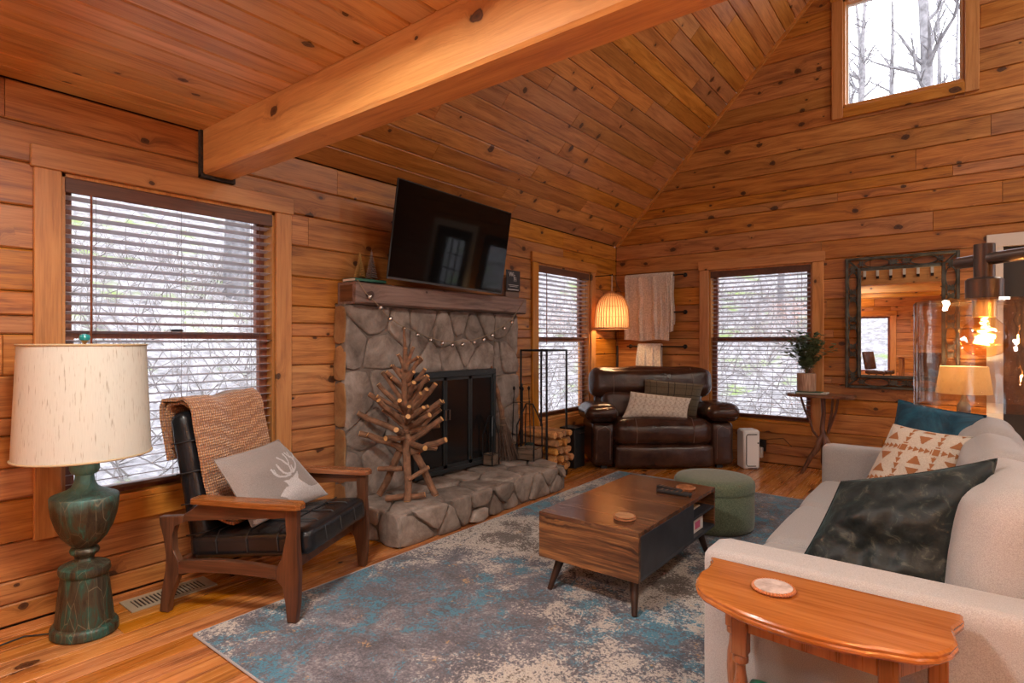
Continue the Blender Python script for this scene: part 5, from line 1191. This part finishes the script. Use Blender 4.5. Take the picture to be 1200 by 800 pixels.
root([(.05,0,.38),(.08,.0,.3),(.08,0,.22),(.13,-.04,.1),(.16,-.07,0)],[.018,.025,.03,.024,.018])
for p in (((-.17,0,.757),(-.13,0,.62),(-.08,0,.5),(-.06,0,.42),(.0,0,.34)),((.16,0,.757),(.14,0,.62),(.10,0,.5),(.07,0,.40)),((.11,.04,.757),(.10,.02,.6),(.07,.01,.42))): root(p,[.011]*len(p))
bk=thing('book','green covered book under the plant vase on the plant stand','book',(2.27,-.27,.786)); B().box(-.12,.10,-.09,.09,0,.004).box(-.12,.10,-.09,.09,.016,.02).box(-.12,-.115,-.09,.09,0,.02).build('cover',M['green'],bk,smooth=0); B().box(-.114,.15,-.085,.085,.004,.016).build('pages',M['paper'],bk,smooth=0)
vs_=thing('plant_vase','leafy green stems in a glass vase with pale woven sleeve on the plant stand','plant',(2.228,-.25,.807)); sm_,nt,b_=mat('woven_sleeve'); mp=N(nt,'Mapping'); mp.inputs['Scale'].default_value=(120,120,8); nt.links.new(coords(nt),mp.inputs[0]); f=noise_(nt,mp.outputs[0],1,2); c=ramp(nt,f,[(.35,(.30,.17,.11)),(.65,(.55,.37,.27))]); nt.links.new(c,b_.inputs['Base Color']); setp(b_,rough=.9); bump(nt,b_,f,.5,.01)
B().lathe([(.078,0),(.084,.006),(.085,.17),(.080,.178)],32,caps=True).build('woven_sleeve',sm_,vs_,smooth=40); B().lathe([(.075,.178),(.072,.19),(.05,.215),(.046,.24),(.052,.25)],28,caps=False).build('glass_neck',M['seeded'],vs_,smooth=60)
lm,nt,b_=mat('eucalyptus_leaf'); c=ramp(nt,noise_(nt,coords(nt),22,2),[(.35,(.06,.115,.055)),(.65,(.19,.27,.15))]); nt.links.new(c,b_.inputs['Base Color']); setp(b_,rough=.5)
rr=random.Random(3); bs_=B(); bl=B()
for k in range(46):
    a=rr.uniform(0,2*PI); sp_=rr.uniform(.06,.30); hgt=rr.uniform(.20,.40)*(1-.5*sp_); ex=sp_*math.cos(a); ey=sp_*.75*math.sin(a); ey=min(ey,.19)
    path=[Vector((ex*t*(.35+.65*t),ey*t*(.35+.65*t),.16+ (hgt+.06)*t)) for t in(0,.25,.5,.75,1)]; bs_.tube(path,.0018,4)
    for j in range(13):
        t=.25+.75*j/12; i=min(int(t*4),3); p=path[i].lerp(path[i+1],t*4-i); an=rr.uniform(0,2*PI); d=Vector((math.cos(an),math.sin(an),rr.uniform(-.2,.7))).normalized(); L_=rr.uniform(.05,.08); w=d.cross(Vector((0,0,1))).normalized()*L_*.36; up_=Vector((0,0,.004))
        bl.add([p,p+d*L_*.4+w+up_,p+d*L_,p+d*L_*.4-w+up_,p+d*L_*.5-up_],[(0,1,4),(1,2,4),(2,3,4),(3,0,4)])
bs_.build('stems',plain('stem_green',(.06,.09,.03),.6),vs_); o=bl.build('foliage',lm,vs_,smooth=0); o['kind']='stuff'
# ================= SMALL THINGS BY THE BACK WALL =================
ap=thing('air_purifier','white tower air purifier with black line beside the recliner','air purifier',(1.715,-.385,0),R(40)); B().box(-.085,.085,-.08,.09,0,.40,.018).build('housing',M['white'],ap,smooth=40)
B().tube([(.05,-.082,.355),(-.045,-.082,.355),(-.058,-.082,.34),(-.058,-.082,.05),(-.045,-.082,.035),(.04,-.082,.035)],.005,4).build('trim_line',M['blackm'],ap,smooth=0)
B().tube([(-.04,-.083,.015),(.05,-.083,.015)],.003,4).build('intake_slot',M['blackm'],ap,smooth=0); B().box(.055,.07,-.084,-.079,.26,.275,.002).build('button',M['blackm'],ap,smooth=0)
pg=thing('wall_plug','black wall outlet with a white plug-in device near the floor','outlet',(1.745,0,.18)); B().box(-.035,.045,-.012,0,-.06,.065,.003).build('outlet_plate',M['blackm'],pg,smooth=0); B().box(-.02,.045,-.05,-.012,.0,.06,.006).build('adapter',M['blackm'],pg,smooth=0); B().box(-.05,.022,-.06,-.012,-.13,-.012,.01).build('device',M['white'],pg,smooth=40)
B().tube([(0.0,-.02,.05),(.09,-.03,.08),(.22,-.02,.10),(.30,-.01,.02)],.003,5).build('cord',M['blackm'],pg)
sb=thing('black_bin','narrow black metal bin between the firewood rack and recliner','bin',(.25,-1.44,0)); B().box(-.09,.09,-.10,.10,0,.40,.01).build('body',M['blackm'],sb,smooth=0); B().box(-.095,.095,-.105,.105,.40,.415,.004).build('lid',M['black'],sb,smooth=0); B().tube([(.095,-.03,.36),(.115,-.03,.36),(.115,.03,.36),(.095,.03,.36)],.004,6).build('handle',M['chrome'],sb)
# table lamp on console behind the sofa
cn=thing('console_table','slim dark wood console against the back wall behind the sofa','table',(3.42,-.27,0)); B().box(-.30,.30,-.16,.16,.56,.585,.003).build('top',M['walnut'],cn,smooth=0)
for sx_ in(-1,1):
    for sy_ in(-1,1): B().box(sx_*.27-.02,sx_*.27+.02,sy_*.13-.02,sy_*.13+.02,0,.56,.002).build('leg',M['walnutv'],cn,smooth=0)
tl=thing('console_lamp','lit cream table lamp on the console below the glass shade','lamp',(3.45,-.28,.587)); B().lathe([(.07,0),(.075,.01),(.06,.02),(.03,.05),(.05,.11),(.045,.17),(.02,.22),(.012,.27)],24).build('base',plain('grey_ceramic',(.2,.18,.17),.3),tl)
b=B().lathe([(.195,.27),(.165,.50)],40,caps=False).lathe([(.192,.27),(.162,.50)],40,caps=False); b.build('shade',shademat('lit_cream_shade',(.85,.72,.5),(.8,.66,.44),.6),tl,smooth=60)
B().lathe([(.004,.36),(.03,.38),(.03,.41),(.004,.43)],14).build('bulb',M['bulb'],tl); lamp('console_bulb_light','POINT',(3.45,-.28,.587+.44),16,(1,.66,.34),.04)
# ================= LINEAR CHANDELIER =================
ch=thing('chandelier','dark bronze linear chandelier with seeded glass cylinder shades hanging at right','chandelier',(3.4312,-5.3353,0)); bz_=plain('oil_bronze',(.06,.042,.035),.3,metal=.7)
Fv=Vector((-math.sin(YAW),math.cos(YAW),0)); Rv=Vector((math.cos(YAW),math.sin(YAW),0))
dr=(-Fv*.99+Rv*.13).normalized(); 
st_=[0,.42,.84]; p0=-dr*.045; p1=dr*.90; zr=1.428
B().tube([p0+Vector((0,0,zr)),p1+Vector((0,0,zr))],.0095,14).build('crossbar',bz_,ch)
for d in(.55,.72): B().tube([dr*d+Vector((0,0,zr)),dr*d+Vector((0,0,2.5))],.006,10).build('hanging_rod',bz_,ch)
B().lathe([(.07,2.47),(.07,2.498)],24,c=tuple(dr*.635)).build('canopy',bz_,ch)
M['bulbglass']=glassmat('amber_bulb_glass',(1,.82,.55),.07)
fil=plain('filament',(1,.6,.3),.5,emit=(1,.62,.28),es=14)
for d in st_:
    c=tuple(dr*d); so_=Vector(c)
    B().lathe([(.0135,1.395),(.0135,1.452)],20,c=c).build('stem_collar',bz_,ch,smooth=40)
    B().lathe([(.024,1.362),(.024,1.396),(.021,1.399),(.010,1.40)],28,c=c).build('socket_cap',bz_,ch,smooth=40)
    B().lathe([(.010,1.342),(.015,1.338),(.015,1.362)],16,c=c).build('bulb_base',M['brass'],ch)
    g=B().lathe([(.088,1.199),(.0905,1.197),(.0905,1.361),(.088,1.364)],72,c=c,caps=False).lathe([(.0865,1.199),(.0865,1.362)],72,c=c,caps=False); gs=g.build('glass_shade',M['seeded'],ch,smooth=50)
    B().lathe([(.0905,1.3595),(.088,1.3635),(.024,1.3635),(.024,1.3615),(.088,1.3605)],48,c=c,caps=False).build('glass_top',M['seeded'],gs,smooth=50)
    rr=random.Random(int(d*100)); b=B()
    for _ in range(190):
        a=rr.uniform(0,2*PI); z=rr.uniform(1.205,1.355); r=rr.uniform(.0005,.0013); b.lathe([(.0001,-r*2),(r,-r*.6),(r,r*.6),(.0001,r*2)],5,c=(c[0]+.0893*math.cos(a),c[1]+.0893*math.sin(a),z))
    o=b.build('bubbles',M['glass'],gs,smooth=60); o['kind']='stuff'
    B().lathe([(.013,1.342),(.015,1.335),(.026,1.324),(.0315,1.309),(.030,1.293),(.021,1.281),(.008,1.276),(.001,1.2755)],26,c=c,caps=False).build('bulb_glass',M['bulbglass'],ch,smooth=70)
    B().tube([so_+Vector((.004*math.cos(i*1.9),.004*math.sin(i*1.9),1.338-.002*i)) for i in range(9)]+[so_+Vector((.013*math.cos(i*2.2),.013*math.sin(i*2.2),1.319-.003*i)) for i in range(9)],.0017,5).build('filament',fil,ch)
    lamp('chandelier_bulb_light','POINT',(3.4312+c[0],-5.3353+c[1],1.305),14,(1,.55,.22),.009)
# ================= ADDED FILL LIGHT FIXTURES =================
diff=plain('lit_diffuser',(1,.9,.75),.5,emit=(1,.84,.62),es=4)  # glowing face of the added fill fixtures
for i,(x,y,z) in enumerate(FILL_CEIL_LIGHTS):
    t=thing('ceiling_light',['flush round ceiling light under the loft near the left wall','flush round ceiling light under the loft near the chandelier','flush round ceiling light under the loft near the right wall','rear flush ceiling light near the left wall','rear flush ceiling light in the middle of the loft ceiling','rear flush ceiling light near the right wall'][i],'ceiling light',(x,y,z),group='ceiling lights'); B().lathe([(.19,-.002),(.20,-.012),(.20,-.03),(.185,-.036)],32).build('rim',bz_,t); B().lathe([(.184,-.034),(.16,-.044),(.01,-.048)],32).build('diffuser',diff,t)
for i,(x,y) in enumerate(FILL_SLOPE_LIGHTS):
    z=2.5+(7-x)*TAN; t=thing('ceiling_light','round light on the right vault slope, %s'%['nearest the back wall','middle one','nearest the loft'][i],'ceiling light',(x,y,z),group='vault lights',rot=(0,R(46),0)); B().lathe([(.22,-.004),(.23,-.014),(.23,-.04),(.21,-.046)],32).build('rim',bz_,t); B().lathe([(.209,-.044),(.18,-.054),(.01,-.058)],32).build('diffuser',diff,t)
# ================= DINING END (seen in the mirror) =================
dt=thing('counter_table','tall pine counter table in front of the front window','table',(3.0,-7.7,0)); B().box(-.55,.55,-.35,.35,.98,1.015,.004).build('top',M['cherry'],dt,smooth=0)
for sx_ in(-1,1):
    for sy_ in(-1,1): B().box(sx_*.48-.03,sx_*.48+.03,sy_*.28-.03,sy_*.28+.03,0,.98,.003).build('leg',M['cherryv'],dt,smooth=0)
def stool(x,y,rz,label):
    t=thing('bar_stool',label,'stool',(x,y,0),rz,group='counter stools'); B().soft(.42,.40,.08,.03,c=(0,0,.66),n=8).build('seat',M['brleather'],t,smooth=60); B().soft(.42,.05,.38,.02,n=8,m=TR(0,-.21,.90,R(10))).build('backrest',M['brleather'],t,smooth=60)
    for sx_ in(-1,1):
        for sy_ in(-1,1): B().tube([(sx_*.15,sy_*.14,.62),(sx_*.19,sy_*.18,0)],.014,6).build('leg',M['black'],t)
stool(2.15,-7.6,R(-70),'brown leather counter stool at the left end of the tall table'); stool(3.0,-7.1,R(185),'brown leather counter stool on the near side of the tall table')

for i,(x,y) in enumerate(FILL_TORCHES):  # bodies of the added fill torchieres, all out of view
    t=thing('floor_lamp',['bronze torchiere floor lamp in the far right corner behind the camera','bronze torchiere floor lamp in the front left corner','bronze torchiere floor lamp at the right wall under the loft'][i],'floor lamp',(x,y,0),group='torchieres')
    B().lathe([(.15,0),(.15,.015),(.03,.03)],28).build('base',bz_,t); B().lathe([(.012,.02),(.012,1.66)],12).build('pole',bz_,t); B().lathe([(.02,1.66),(.09,1.69),(.17,1.76),(.175,1.765),(.165,1.765),(.08,1.70),(.01,1.69)],28,caps=False).build('bowl',bz_,t)
